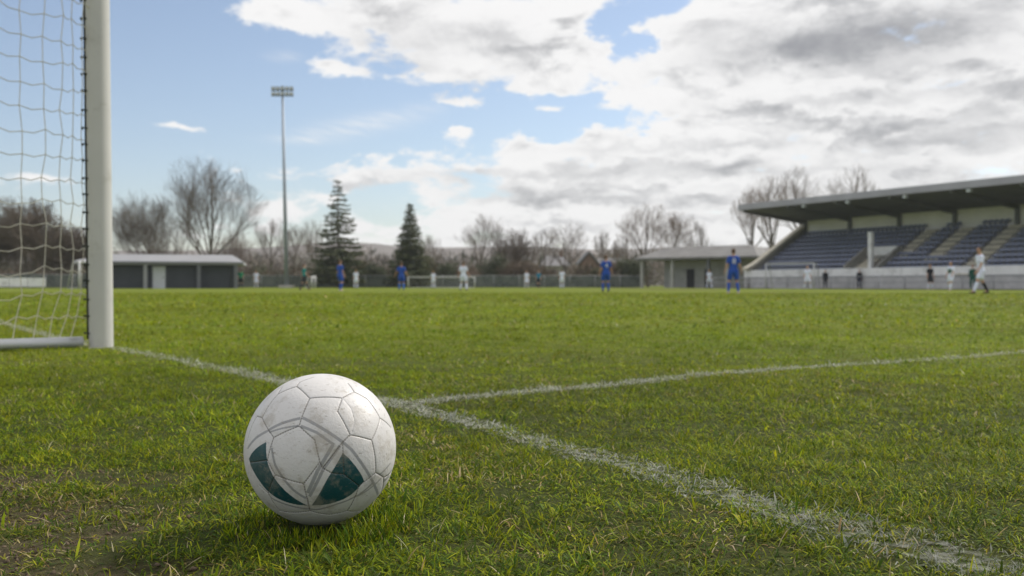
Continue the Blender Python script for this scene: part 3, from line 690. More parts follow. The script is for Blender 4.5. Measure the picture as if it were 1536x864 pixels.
# entrance opening in the terrace
vs=MB().box(12.35,12.6,.25,3.3,1.0,1.2); 
MB().prism([(.26,1.25),(3.4,3.1),(3.4,3.75),(3.0,3.7),(.26,2.0)],0,12.35,12.6).prism([(.26,1.25),(3.4,3.1),(3.4,3.75),(3.0,3.7),(.26,1.95)],0,15.9,16.15).build('entrance_side_wall',M_concd,st)
MB().box(12.35,16.15,3.13,3.35,2.85,3.72).build('entrance_head_wall',M_wallw,st)
mb=MB()
for k in range(9): mb.box(12.62,14.1,.3+.3*k,.598+.3*k,.6,1.28+.17*k)
mb.build('entrance_stair',M_step,st)
MB().box(14.12,14.5,1.4,1.75,1.0,4.95).build('entrance_pillar',M_wallw,st)
MB().box(14.5,15.88,2.9,3.1,1.2,2.8).build('entrance_shade_panel',M_shad,st)  # solid panel coloured dark to stand for the shaded opening
# seats
def seat_mesh():
    mb=MB()
    mb.add([(-.22,-.20,.42),(.22,-.20,.42),(.22,.16,.40),(-.22,.16,.40),(-.22,-.20,.47),(.22,-.20,.47),(.22,.16,.45),(-.22,.16,.45)],[(0,3,2,1),(4,5,6,7),(0,1,5,4),(1,2,6,5),(2,3,7,6),(3,0,4,7)])
    mb.add([(-.22,.14,.44),(.22,.14,.44),(.22,.19,.44),(-.22,.19,.44),(-.21,.20,.60),(.21,.20,.60),(.21,.25,.60),(-.21,.25,.60),(-.14,.21,.66),(.14,.21,.66),(.14,.25,.66),(-.14,.25,.66)],
     [(0,3,2,1),(0,1,5,4),(1,2,6,5),(2,3,7,6),(3,0,4,7),(4,5,9,8),(5,6,10,9),(6,7,11,10),(7,4,8,11),(8,9,10,11)])
    mb.box(-.05,.05,-.05,.1,0,.41)
    return mb
sm_=seat_mesh(); spots=[]
for k in range(10):
    s=1.3
    while s<SL-.3:
        ok=not (12.2<s<16.3 and k<5)
        for a,b_,k0,k1 in AIS:
            if a-.27<s<b_+.27 and k>=k0: ok=False
        if ok: spots.append((s,STP[k][0]+.36,STP[k][1]))
        s+=.5
def vis(p):
    w=Vector((23.1+.48*p[0]+.878*p[1],97-.878*p[0]+.48*p[1],0)); return w.x/w.y<.53, w.length
spots.sort(key=lambda p:(not vis(p)[0],vis(p)[1]))
first=None
for p in spots[:100]:
    if first is None: o=sm_.build('seat',M_seat,st); first=o
    else: o=first.copy(); link(o,st)
    o.location=p
mb=MB()
for p in spots[100:]: mb.add([(v[0]+p[0],v[1]+p[1],v[2]+p[2]) for v in sm_.v],sm_.f)
o=mb.build('seat',M_seat,st); o['kind']='stuff'
# pitch side rail in front of the stand
M_rail=mat('rail_grey',(.30,.30,.32),.5,.1,2)
rl=empty('pitch_rail',(23.1-.878*1.6-.48*3,97-.48*1.6+.878*3,0),math.atan2(-.878,.48),'thin grey spectator rail running along the grandstand wall','rail')
MB().tube([(0,0,1.05),(SL,0,1.05)],.035,8).tube([(0,0,.55),(SL,0,.55)],.03,8).build('rail_bar',M_rail,rl,True)
s=.1
while s<SL: MB().tube([(s,0,0),(s,0,1.05)],.04,8).build('rail_post',M_rail,rl,True); s+=2.6
pth=MB(); pth.box(-6,SL,-3.2,-.02,-.02,.03)
M_cind=mat('cinder',(.10,.085,.07),.95,.25,1.5)
o=pth.build('cinder_path',M_cind); o.location=(23.1,97,0); o.rotation_euler=(0,0,math.atan2(-.878,.48)); tag(o,'dark cinder path at the foot of the grandstand',None,None,'structure')

b_=empty('waste_bin',at(1318,83.5),rad(-40),'blue wheeled bin standing against the grandstand wall','bin')
MB().prism([(-.30,.08),(.30,.08),(.38,1.0),(-.38,1.0)],1,-.36,.36).build('bin_body',mat('bin_blue',(.07,.16,.26),.5,.1,2),b_,bevel=.02)
MB().box(-.41,.41,-.40,.42,1.005,1.08).build('bin_lid',mat('bin_lid_blue',(.06,.13,.22),.45,.1,2),b_,bevel=.02)
for x in (-.3,.3): MB().tube([(x-.04,.33,.1),(x+.04,.33,.1)],.1,14).build('wheel',M_dark,b_)
# ---------------------------------------------------------------- clubhouse (left)
M_char=mat('charcoal_cladding',(.055,.06,.07),.7,.12,1.0)
M_zinc=mat('pale_metal_roof',(.27,.27,.28),.55,.08,.6)
M_doorw=mat('white_door',(.55,.56,.6),.5,.05,2)
M_postg=mat('grey_post',(.14,.145,.16),.6,.08,2)
A=at(128,89); B=at(351,92); v=B-A; Lc=v.length
ch=empty('clubhouse',A,math.atan2(v.y,v.x),'low charcoal clubhouse with pale metal roof behind the goalpost','clubhouse')
mb=MB()
mb.box(0,Lc,0,6,0,2.2)
k=0
while .05+k*.18<2.15:
    mb.box(.0,Lc,-.022,-.002,.05+k*.18,.05+k*.18+.165); k+=1
mb.build('wall',M_char,ch)
e=.9
MB().add([(-e,-.9,2.22),(Lc+e,-.9,2.22),(Lc+e,6.9,2.22),(-e,6.9,2.22),(-e,-.9,2.50),(Lc+e,-.9,2.50),(Lc+e,6.9,2.50),(-e,6.9,2.50),(1.2,3,3.25),(Lc-.3,3,3.25)],
 [(0,3,2,1),(0,1,5,4),(1,2,6,5),(2,3,7,6),(3,0,4,7),(4,5,9,8),(5,6,9),(6,7,8,9),(7,4,8)]).build('roof',M_zinc,ch)
def lx(px,D=90): return (at(px,D)-A).length
x=lx(228.5); x2=lx(246.5); MB().box(x-.09,x-.002,-.12,-.03,0,2.14).box(x2+.002,x2+.09,-.12,-.03,0,2.14).box(x-.002,x2+.002,-.12,-.03,2.053,2.14).build('door_frame',M_postg,ch)
MB().tube([(-.1,-.96,2.42),(Lc+.8,-.96,2.42)],.06,8).build('gutter',M_postg,ch,True)
MB().tube([(Lc-.25,-.95,2.4),(Lc-.25,-.1,2.1),(Lc-.25,-.1,0)],.04,8).build('downpipe',M_postg,ch,True)
dr=MB().box(lx(228.5),lx(246.5),-.10,-.03,.0,2.05).build('door',M_doorw,ch); MB().box(lx(243),lx(245),-.14,-.102,1.0,1.06).build('handle',M_dark,dr)
for px,mt in ((219,M_zinc),(296,M_postg),(350,M_postg)):
    x=lx(px); MB().box(x-.16,x+.16,-.75,-.45,0,2.215).build('post',mt,ch)
# ---------------------------------------------------------------- shelter (right of centre)
M_shroof=mat('shelter_roof_grey',(.19,.185,.18),.8,.15,.7,stain=((.14,.13,.12),1.0,.5,.5))
M_shwall=mat('shelter_grey_wall',(.40,.39,.37),.9,.12,.8,stain=((.25,.24,.23),1.2,.5,.5))
A=at(962,113); B=at(1132,104); v=B-A; Ls=v.length
sh=empty('shelter',A,math.atan2(v.y,v.x),'open fronted grey shelter with hipped roof and pale posts left of the grandstand','shelter')
MB().add([(-.6,-.6,3.2),(Ls+.6,-.6,3.2),(Ls+.6,6.6,3.2),(-.6,6.6,3.2),(-.6,-.6,3.42),(Ls+.6,-.6,3.42),(Ls+.6,6.6,3.42),(-.6,6.6,3.42),(1.6,3,4.75),(Ls-1.6,3,4.75)],
 [(0,3,2,1),(0,1,5,4),(1,2,6,5),(2,3,7,6),(3,0,4,7),(4,5,9,8),(5,6,9),(6,7,8,9),(7,4,8)]).build('roof',M_shroof,sh)
mb=MB().box(1.6,Ls,2.4,6,0,3.19); mb.build('wall',M_shwall,sh)
for a,b2 in ((4.6,5.6),(6.9,7.7)): MB().box(a,b2,2.34,2.39,0,2.15).build('doorway_shade_panel',M_shad,sh)  # flat dark panels painted as shaded openings on the solid wall
for x in (.1,4.1,Ls*.40+3,Ls-3.2): 
    MB().box(x-.15,x+.15,-.15,.15,0,3.19).build('post',M_shwall if x<5 or x>9 else M_postg,sh)
# ---------------------------------------------------------------- boundary fence and hoarding
fm=bpy.data.materials.new('fence_mesh'); fm.use_nodes=True; nt=fm.node_tree; N=nt.nodes; L=nt.links; b=N['Principled BSDF']; tc=N.new('ShaderNodeTexCoord')
L.new(mixc(mrange(nz(.8,4),.35,.65),(.085,.10,.09),(.15,.165,.15)),b.inputs['Base Color']); b.inputs['Roughness'].default_value=.8; b.inputs['Alpha'].default_value=.72
def fence(p,q,h,label):
    v=q-p; Lf=v.length; root=empty('boundary_fence',p,math.atan2(v.y,v.x),label,'fence')
    MB().box(0,Lf,-.012,.012,.04,h-.05).build('fence_mesh',fm,root)
    MB().tube([(0,0,h),(Lf,0,h)],.035,6).build('top_rail',M_rail,root,True)
    x=.05
    while x<Lf: MB().tube([(x,0,0),(x,0,h+.04)],.045,6).build('fence_post',M_rail,root,True); x+=3.0
fence(at(352,113),at(962,116),1.42,'grey green mesh fence along the far side between clubhouse and shelter')
fence(at(-60,103),at(130,103),1.42,'grey mesh fence seen through the goal net')
hb=empty('hoarding',at(-40,92),0,'low white hoarding board seen through the goal net','hoarding')
for k in range(4):
    MB().box(k*1.72,k*1.72+1.66,-.03,.03,.16,1.0).build('board',M_wallw,hb,bevel=.01)
    MB().box(k*1.72+.05,k*1.72+.13,.04,.12,0,.95).build('board_post',M_rail,hb)
# ---------------------------------------------------------------- people
M_skin=mat('skin',(.46,.27,.19),.6,.08,9); 
M_hairs={k:mat('hair_'+k,c,.7,.15,30) for k,c in (('dark',(.03,.02,.014)),('brown',(.10,.055,.03)),('fair',(.30,.19,.09)))}
KITC={'white':(.68,.71,.86),'blue':(.022,.075,.36),'lightblue':(.05,.15,.5),'green':(.02,.22,.11),'teal':(.012,.22,.21),'black':(.02,.022,.03),'navy':(.025,.03,.055),'darkgreen':(.015,.08,.055),'bluegreen':(.02,.17,.28)}
M_kit={k:mat('cloth_'+k,c,.85,.1,7) for k,c in KITC.items()}
M_boot=mat('boot_dark',(.03,.028,.028),.5,.1,9); M_bootp=mat('boot_pale',(.55,.45,.42),.5,.1,9)
M_eye=mat('eye_dark',(.02,.015,.012),.3,.02,9); M_num=mat('shirt_number_white',(.70,.70,.72),.8,.03,5)
def cap_(a,b,ra,rb,n=14):
    a=Vector(a);b=Vector(b); d=(b-a); Ld=d.length or 1e-5; t=d/Ld if d.length>1e-6 else Vector((0,0,1))
    x=t.cross(Vector((1,0,0)) if abs(t.x)<.8 else Vector((0,1,0))).normalized(); y=t.cross(x)
    prof=[(-ra*math.cos(q),ra*math.sin(q)) for q in np.linspace(.12,math.pi/2,4)]+[(Ld+rb*math.sin(q),rb*math.cos(q)) for q in np.linspace(0,math.pi/2-.12,4)]
    vs=[a+t*h+(x*math.cos(2*math.pi*k/n)+y*math.sin(2*math.pi*k/n))*r for h,r in prof for k in range(n)]
    m=len(prof); fs=[(i*n+k,i*n+(k+1)%n,(i+1)*n+(k+1)%n,(i+1)*n+k) for i in range(m-1) for k in range(n)]
    fs+=[tuple(range(n-1,-1,-1)),tuple(range((m-1)*n,m*n))]
    return vs,fs
def ell(c,rx,ry,rz,M=None,n=16,m=10):
    vs=[];M=M or Matrix.Identity(3)
    for i in range(1,m):
        a=math.pi*i/m
        for k in range(n):
            q=2*math.pi*k/n; vs.append(Vector(c)+M@Vector((rx*math.sin(a)*math.cos(q),ry*math.sin(a)*math.sin(q),rz*math.cos(a))))
    fs=[((i+1)*n+k,(i+1)*n+(k+1)%n,i*n+(k+1)%n,i*n+k) for i in range(m-2) for k in range(n)]
    fs+=[tuple(range(n)),tuple(range((m-2)*n+n-1,(m-2)*n-1,-1))]
    return vs,fs
def fuse(name,parts,mt,parent,vox,extra=(),it=4):
    mb=MB()
    for p in parts: mb.add(*p)
    me=bpy.data.meshes.new(name+'_src'); me.from_pydata(mb.v,[],mb.f)
    bm=bmesh.new(); bm.from_mesh(me); bmesh.ops.recalc_face_normals(bm,faces=bm.faces); bm.to_mesh(me); bm.free()
    o=bpy.data.objects.new(name+'_src',me); COL.objects.link(o)
    r=o.modifiers.new('r','REMESH'); r.mode='VOXEL'; r.voxel_size=vox; r.adaptivity=0
    s=o.modifiers.new('s','SMOOTH'); s.factor=.5; s.iterations=it
    dg=bpy.context.evaluated_depsgraph_get(); m2=bpy.data.meshes.new_from_object(o.evaluated_get(dg))
    bpy.data.objects.remove(o); bpy.data.meshes.remove(me); m2.name=name
    if extra:
        bm=bmesh.new(); bm.from_mesh(m2)
        for vs,fs in extra:
            q=[bm.verts.new(v) for v in vs]
            for f in fs: bm.faces.new([q[i] for i in f])
        bm.to_mesh(m2); bm.free()
    m2.materials.clear(); m2.materials.append(mt)
    m2.polygons.foreach_set('use_smooth',[True]*len(m2.polygons))
    return link(bpy.data.objects.new(name,m2),parent)
def ik(h,a,l1,l2,bend):
    h=Vector(h);a=Vector(a); d=a-h; L_=min(d.length,(l1+l2)*.999); d.normalize()
    x=(l1*l1-l2*l2+L_*L_)/(2*L_); y=math.sqrt(max(l1*l1-x*x,0)); bend=Vector(bend); bend=(bend-d*bend.dot(d)).normalized()
    return h+d*x+bend*y, h+d*L_
def person(px,d,face,label,shirt='white',shorts='white',sock='white',boot='dark',hair='dark',H=1.8,spread=.14,sl=.0,sr=.0,lift_r=0,lean=0.0,arm_l=(.1,.15,.2),arm_r=(.1,.15,.2),head=0.0,nod=0.0,longs=False,number=None,sock_r=None,group=None,extra=None):
    k=H/1.8
    root=empty('person',at(px,d),face,label,'person',group); root.scale=(k,k,k)
    hz=.93-.035*(abs(sl)+abs(sr)); lv=Vector((0,math.sin(lean),math.cos(lean)))
    pel=Vector((0,0,hz)); che=pel+lv*.36; shl=pel+lv*.53; nck=pel+lv*.58
    hd=nck+Vector((0,math.sin(lean)*.4+.02,1)).normalized()*.165
    HR=Matrix.Rotation(head,3,'Z')@Matrix.Rotation(-nod,3,'X')
    J={}
    for sgn,strd,lift,key in ((-1,sl,0,'l'),(1,sr,lift_r,'r')):
        hip=pel+Vector((sgn*.095,0,-.02)); ank=Vector((sgn*spread,strd,.085+lift))
        kn,an=ik(hip,ank,.43,.425,(sgn*.08,1,0)); J[key]=(hip,kn,an)
    A={}
    for sgn,(f_,o_,b_),key in ((-1,arm_l,'l'),(1,arm_r,'r')):
        sh=shl+Vector((sgn*.175,0,-.03))
        ud=Vector((sgn*math.sin(o_),math.sin(f_)*math.cos(o_),-math.cos(f_)*math.cos(o_))).normalized(); e=sh+ud*.29
        ax=Vector((1,0,0)); fd=Matrix.Rotation(b_,3,ax)@ud; w=e+fd*.25
        A[key]=(sh,e,w,fd)
    parts=[ell(hd+Vector((0,.005,.02)),.076,.095,.112,HR),ell(hd+HR@Vector((0,.03,-.055)),.055,.062,.062,HR),cap_(nck-lv*.06,hd-Vector((0,.02,.04)),.062,.055),
      ell(che,.165,.105,.19),ell(pel+lv*.17,.140,.095,.17),ell(pel,.155,.11,.125),cap_(shl+Vector((-.13,0,-.02)),shl+Vector((.13,0,-.02)),.075,.075),
      ell(hd+HR@Vector((0,.098,-.012)),.017,.022,.026,HR),ell(hd+HR@Vector((.080,-.005,-.005)),.012,.022,.032,HR),ell(hd+HR@Vector((-.080,-.005,-.005)),.012,.022,.032,HR),
      ell(hd+HR@Vector((0,.087,-.062)),.026,.014,.010,HR)]
    fing=[]
    for key in 'lr':
        h,kn,an=J[key]; parts+=[cap_(h,kn,.088,.058),cap_(kn,kn+(an-kn)*.35,.056,.058),cap_(kn+(an-kn)*.3,an,.056,.038),cap_(an,an+Vector((0,.13,-.05)),.042,.034)]
        sh,e,w,fd=A[key]; parts+=[cap_(sh,e,.054,.041),cap_(e,w,.042,.028)]
        sgn=-1 if key=='l' else 1; side=Vector((0,1,0)); side=(side-fd*side.dot(fd)).normalized(); inn=fd.cross(side)*(-sgn)
        palm=w+fd*.055; parts+=[cap_(w+side*.012,palm+fd*.03+side*.022,.024,.018),cap_(w-side*.012,palm+fd*.03-side*.022,.024,.018)]
        for q,(off,ln) in enumerate(((.030,.070),(.010,.080),(-.010,.074),(-.029,.058))):
            b0=palm+fd*.028+side*off; b1=b0+fd*ln*.5+inn*.006; b2=b1+fd*ln*.38+inn*.026
            fing+=[cap_(b0,b1,.0098,.009,8),cap_(b1,b2,.009,.0075,8)]
        t0=w+fd*.03+side*.03; t1=t0+fd*.03+side*.028; fing+=[cap_(t0,t1,.012,.011,8),cap_(t1,t1+fd*.035+side*.006+inn*.01,.011,.009,8)]
    body=fuse('body',parts,M_skin,root,.016,fing)
    for sx_ in (-1,1):
        e=ell(hd+HR@Vector((sx_*.031,.088,.018)),.013,.010,.008,HR,8,6); MB().add(*e).build('eye',M_eye,root,True)
    fuse('hair',[ell(hd+HR@Vector((0,-.018,.055)),.084,.096,.088,HR),ell(hd+HR@Vector((0,-.045,.0)),.078,.062,.085,HR)],M_hairs[hair],root,.014)
    sp=[ell(che,.182,.122,.20),ell(pel+lv*.17,.163,.118,.18),ell(pel+lv*.05,.168,.124,.10),cap_(shl+Vector((-.14,0,-.025)),shl+Vector((.14,0,-.025)),.085,.085)]
    for key in 'lr':
        sh,e,w,fd=A[key]; q=.99 if longs else .62; sp.append(cap_(sh,sh+(e-sh)*q,.073,.066 if not longs else .055))
        if longs: sp.append(cap_(e,e+(w-e)*.92,.055,.043))
    fuse('jacket' if longs else 'shirt',sp,M_kit[shirt],root,.016)
    sp=[ell(pel+lv*.03,.172,.128,.11),ell(pel+lv*-.05,.165,.125,.12)]
    for key in 'lr':
        h,kn,an=J[key]
        if longs: sp+=[cap_(h,kn,.108,.078),cap_(kn,kn+(an-kn)*.93,.078,.062)]
        else: sp+=[cap_(h,h+(kn-h)*.30,.112,.112),cap_(h,h+(kn-h)*.66,.110,.108)]
    fuse('trousers' if longs else 'shorts',sp,M_kit[shorts],root,.018)
    for key in 'lr':
        h,kn,an=J[key]; fw=Vector((0,1,0))
        if not longs: fuse('sock',[cap_(kn+(an-kn)*.16,kn+(an-kn)*.45,.060,.064),cap_(kn+(an-kn)*.42,an,.063,.047)],M_kit[(sock_r if (key=='r' and sock_r) else sock)],root,.014)
        fuse('boot',[cap_(an+Vector((0,-.03,-.045)),an+Vector((0,.05,-.045)),.040,.042),cap_(an+Vector((0,.05,-.047)),an+Vector((0,.165,-.052)),.042,.032),cap_(an+Vector((0,-.01,-.02)),an+Vector((0,0,.0)),.047,.045)],M_boot if boot=='dark' else M_bootp,root,.012)
    if number:
        c=bpy.data.curves.new('shirt_number','FONT'); c.body=number; c.size=.30; c.align_x='CENTER'; c.extrude=.004
        o=bpy.data.objects.new('t',c); COL.objects.link(o); dg=bpy.context.evaluated_depsgraph_get(); me=bpy.data.meshes.new_from_object(o.evaluated_get(dg)); bpy.data.objects.remove(o)
        me.materials.clear(); me.materials.append(M_num); o=bpy.data.objects.new('shirt_number',me); link(o,root)
        o.rotation_euler=(rad(90),0,0); p=pel+lv*.27; o.location=(0,p.y-.132,p.z)
    if extra=='bib':
        fuse('bib',[ell(che+Vector((0,.02,-.02)),.150,.118,.17),ell(pel+lv*.2+Vector((0,.02,0)),.13,.112,.12)],M_kit['darkgreen'],root,.018)
    return root
G='footballers and officials spread over the pitch'
PI=math.pi
def pd(h,H=1.8): return 1463*H/h
person(361,92,.2,'person in green shirt and black shorts beside the right end of the clubhouse','green','black','black',H=1.82,spread=.16,group=G)
person(384,95,PI+.3,'person in white kit standing between the clubhouse and the floodlight mast','white','white','white',hair='brown',H=1.72,group=G)
person(456,68,-1.2,'person in teal shirt and black shorts walking just right of the floodlight mast','teal','black','black',hair='brown',spread=.1,sl=.32,sr=-.3,arm_l=(-.3,.15,.3),arm_r=(.35,.15,.4),group=G)
person(510,57,-.7,'person in blue kit in front of the tall sparse conifer','blue','blue','blue','pale','brown',spread=.17,sl=.12,sr=-.1,arm_l=(.1,.3,.4),group=G)
person(534,91,.4,'person in white kit just right of the sparse conifer','white','white','white',hair='fair',H=1.75,group=G)
person(602,62,0,'person in blue kit with arms held out in front of the dense conifer','blue','blue','lightblue',hair='brown',spread=.15,sl=.06,sr=-.05,arm_l=(-.1,.45,.5),arm_r=(-.1,.4,.5),group=G)
person(650,98,.3,'small person in white kit in front of the low far goal','white','white','white',hair='fair',H=1.74,group=G)
person(695,61,-.3,'person in white kit with legs apart at the right post of the low far goal','white','white','white',hair='brown',spread=.24,sl=.1,sr=-.05,arm_l=(-.15,.3,.5),arm_r=(.1,.3,.4),group=G)
person(790,98,PI,'person in white kit left beside the person in blue green','white','white','white',hair='dark',H=1.78,spread=.17,group=G)
person(808,98,PI-.3,'person in blue green shirt and dark shorts beside the far fence','bluegreen','black','black',hair='dark',H=1.8,longs=False,spread=.1,group=G)
person(843,89,.2,'person in white kit in front of the grey roofed house','white','white','white',hair='dark',H=1.8,group=G)
person(909,48.5,0.1,'person in blue kit with number 4 on the back left of the shelter','blue','blue','blue','dark','brown',H=1.82,spread=.15,sl=.02,sr=.12,arm_l=(.0,.25,.35),arm_r=(.15,.3,.3),head=-.7,number='4',group=G)
person(1064,89,.1,'person in white kit in front of the open shelter','white','white','white',hair='fair',H=1.75,spread=.2,sl=.12,sr=-.15,group=G)
person(1100,39,0,'person in blue kit with number 8 on the back before the shelter','blue','blue','blue','pale','brown',H=1.8,spread=.20,sl=.0,sr=-.03,arm_l=(-.05,.28,.3),arm_r=(-.05,.28,.35),number='8',group=G)
person(1211,75,PI-.2,'person in white kit standing wide beside the right post of the white goal frame','white','white','white',hair='fair',H=1.8,spread=.26,group=G)
person(1395,70,PI+.2,'person in black shirt and white socks in front of the grandstand wall','black','black','white','pale','fair',H=1.8,spread=.18,arm_l=(.0,.2,.3),arm_r=(.0,.2,.3),group=G)
person(1426,61,PI-1.0,'person in white kit wearing a dark bib left of the striding player','white','white','white','pale','brown',H=1.8,spread=.15,sl=.28,sr=-.2,arm_l=(.3,.2,.5),arm_r=(-.2,.2,.4),extra='bib',group=G)
person(1471,37.5,PI/2+.12,'large near person in white kit striding left with one dark sock','white','white','white','dark','dark',H=1.82,spread=.12,sl=.36,sr=-.36,lift_r=.03,lean=.08,arm_l=(.25,.12,.3),arm_r=(-.2,.15,.35),head=.1,sock_r='black',group=G)
person(1459,72,PI-.5,'person in dark green tracksuit partly hidden behind the striding player','darkgreen','darkgreen',hair='brown',H=1.8,longs=True)
person(1238,85.5,PI-.4,'person in black jacket and trousers at the rail left of the other onlooker','black','black',hair='dark',H=1.68,longs=True)
person(1289,84,PI-.6,'person in black coat at the rail just left of the blue bin','black','navy',hair='dark',H=1.68,longs=True)
# ---------------------------------------------------------------- trees
M_bark=mat('bark_grey_brown',(.13,.11,.09),.95,.25,3,bump=.02)
M_twig=mat('twig_brown',(.19,.155,.13),.95,.2,1)
M_twigd=mat('twig_dark_brown',(.13,.10,.075),.95,.2,1)
M_twigr=mat('twig_red_brown',(.21,.16,.13),.95,.2,1)
M_fol=mat('conifer_needles',(0,0,0),.8,.15,1.0,attr='Col',transl=.15)
def seg_mesh(name,segs,n,mt,parent):
    a=np.array([s[0] for s in segs]); b=np.array([s[1] for s in segs]); ra=np.array([s[2] for s in segs]); rb=np.array([s[3] for s in segs])
    d=b-a; d/=np.linalg.norm(d,axis=1)[:,None]+1e-9
    h=np.where(np.abs(d[:,2:3])>.9,np.array([[1.,0,0]]),np.array([[0,0,1.]])); x=np.cross(d,h); x/=np.linalg.norm(x,axis=1)[:,None]; y=np.cross(d,x)
    V=np.zeros((len(a),2*n,3))
    for k in range(n):
        o=x*math.cos(2*math.pi*k/n)+y*math.sin(2*math.pi*k/n); V[:,k]=a+o*ra[:,None]; V[:,n+k]=b+o*rb[:,None]
    f=np.array([[k,(k+1)%n,n+(k+1)%n,n+k] for k in range(n)]).reshape(-1)
    lp=(f[None]+2*n*np.arange(len(a))[:,None]).reshape(-1)
    return np_mesh(name,V.reshape(-1,3),lp,np.full(len(lp)//4,4),mt,parent,smooth=True)
def grow_bare(rg,stems=1,clear=.25,levels=(6,5,5,6),up=.35,ang=(.35,.75)):
    T=[];C=[]
    def br(p,d,L_,r,lv,out,n=4):
        pts=[(p,r)]
        for i in range(n):
            d=(d+Vector((rg.gauss(0,.11),rg.gauss(0,.11),rg.gauss(0,.08)+up*.16))).normalized(); p=p+d*(L_/n); pts.append((p,r*(1-.75*(i+1)/n)))
        for (a,ra),(b,rb) in zip(pts[:-1],pts[1:]): out.append((tuple(a),tuple(b),ra,rb))
        if lv<len(levels):
            for c in range(levels[lv]):
                t=.30+.70*(c+rg.random())/levels[lv]; i=min(n-1,int(t*n)); q=pts[i][0].lerp(pts[i+1][0],t*n-i) if t<1 else pts[-1][0]
                ax=d.cross(Vector((rg.gauss(0,1),rg.gauss(0,1),rg.gauss(0,1)))).normalized()
                nd=Matrix.Rotation(rg.uniform(*ang),3,ax)@d; nd=(nd+Vector((0,0,up*.4))).normalized()
                br(q,nd,L_*rg.uniform(.45,.72),max(r*(1-.7*t)*.55,.0005),lv+1,C if lv>=0 else T,3)
    for s in range(stems):
        b=Vector((rg.gauss(0,.05) if stems>1 else 0,rg.gauss(0,.05) if stems>1 else 0,0)); r=.017 if stems==1 else .010
        top=b+Vector((rg.gauss(0,.02),rg.gauss(0,.02),clear)); T.append((tuple(b-Vector((0,0,.01))),tuple(b.lerp(top,.12)),r*1.35,r*1.02)); T.append((tuple(b.lerp(top,.12)),tuple(top),r*1.02,r*.85))
        nl=levels[0]
        for c in range(nl):
            az_=2*math.pi*(c+rg.random()*.6)/nl; tilt=rg.uniform(.25,.85) if c else .05
            d=Vector((math.cos(az_)*math.sin(tilt),math.sin(az_)*math.sin(tilt),math.cos(tilt)))
            q=b.lerp(top,rg.uniform(.62,1) if c else 1.0)
            br(q,d,(rg.uniform(.44,.62) if c else .66)*min(1,(1-clear)/.74),r*(rg.uniform(.34,.52) if c else .72),1,T,5)
    zc=(1+clear*.72)/2; bz=(1-clear*.72)/2+.03; ar=bz*.93
    def inside(s):
        x,y,z=s[1]; n_=vnoise(np.array([math.atan2(y,x)*2.2+9]),np.array([z*7+5.]),3)[0]
        return (x*x+y*y)/ar**2+((z-zc)/bz)**2<(.82+.36*n_)**2
    return T,[s for s in C if inside(s)]
def bare_tree(px,top,w,d,label,seed,stems=1,clear=.25,levels=(6,5,5,6),up=.35,tw=None,rmin=.008,group='bare trees behind the ground'):
    rg=random.Random(seed); T,C=grow_bare(rg,stems,clear,levels,up)
    H_=ht(top,d); Wd=w/FPX*d
    P=np.array([s[1] for s in T+C]); zs=H_/np.percentile(P[:,2],99.7); xs=Wd/(np.percentile(P[:,0],98.5)-np.percentile(P[:,0],1.5))
    root=empty('bare_tree',at(px,d),0,label,'tree',group)
    f=lambda s:(np.array(s[0])*(xs,xs,zs),np.array(s[1])*(xs,xs,zs),max(s[2]*zs,rmin),max(s[3]*zs,rmin*.8))
    seg_mesh('trunk',[f(s) for s in T],7,M_bark,root); seg_mesh('crown',[f(s) for s in C],3,tw or M_twig,root)
BT=[(215,291,95,122,'broad bare tree behind the clubhouse next to the goalpost',1,2,.12,(7,7,6,8),.3,M_twigd),
(316,238,128,120,'tallest bare tree rising behind the clubhouse roof',77,1,.24,(9,7,7,8),.35,M_twigd),
(262,330,70,128,'smaller bare tree between the two large ones behind the clubhouse',31,1,.2,(6,5,5,6),.3,M_twig),
(352,345,60,130,'low bare tree at the right end of the clubhouse',32,2,.12,(6,5,5,6),.3,M_twigr),
(407,327,52,135,'slim bare tree left of the floodlight mast',3,1,.36,(6,5,5,5),.35,None),
(441,335,48,140,'slim bare tree right of the floodlight mast',4,1,.3,(6,5,5,5),.35,None),
(474,330,40,150,'faint bare tree behind the left side of the sparse conifer',5,1,.3,(6,5,5,5),.35,None),
(645,352,40,160,'small faint bare tree right of the dense conifer',6,1,.3,(6,5,5,5),.35,None),
(722,320,62,128,'fan shaped bare tree in the centre of the far side',7,1,.36,(7,5,5,6),.4,None),
(768,343,64,126,'dark bushy bare tree right of the fan shaped tree',8,3,.1,(6,6,5,7),.25,M_twigd),
(818,347,42,135,'narrow bare tree left of the rounded tree near the houses',9,1,.3,(6,5,5,5),.35,None),
(849,332,66,130,'rounded bare tree standing before the grey roofed house',10,1,.36,(7,5,5,6),.35,None),
(907,344,36,140,'small round bare tree behind the gabled house',11,1,.4,(6,5,5,6),.3,None),
(972,305,78,134,'thick bare tree behind the left end of the shelter',12,1,.34,(7,6,5,6),.3,M_twigr),
(1012,317,56,136,'upright bare tree behind the middle of the shelter roof',13,1,.38,(6,6,5,6),.3,M_twigr),
(1046,330,40,138,'smallest bare tree behind the right part of the shelter roof',14,1,.25,(6,5,5,5),.5,None),
(1128,278,52,140,'leftmost bare tree at the end of the grandstand roof',15,1,.45,(6,5,5,6),.3,M_twigr),
(1160,264,74,134,'bare tree seen beneath and above the left tip of the grandstand roof',16,1,.42,(7,6,5,6),.3,M_twigr),
(1206,249,68,138,'tall rounded bare tree above the grandstand roof',17,1,.50,(7,6,5,6),.28,M_twig),
(1281,246,74,142,'bare tree standing alone above the middle of the grandstand roof',18,1,.52,(7,6,5,6),.26,M_twig),
(935,352,30,150,'tiny bare tree left of the thick tree behind the shelter',19,1,.3,(6,5,5,5),.3,None)]
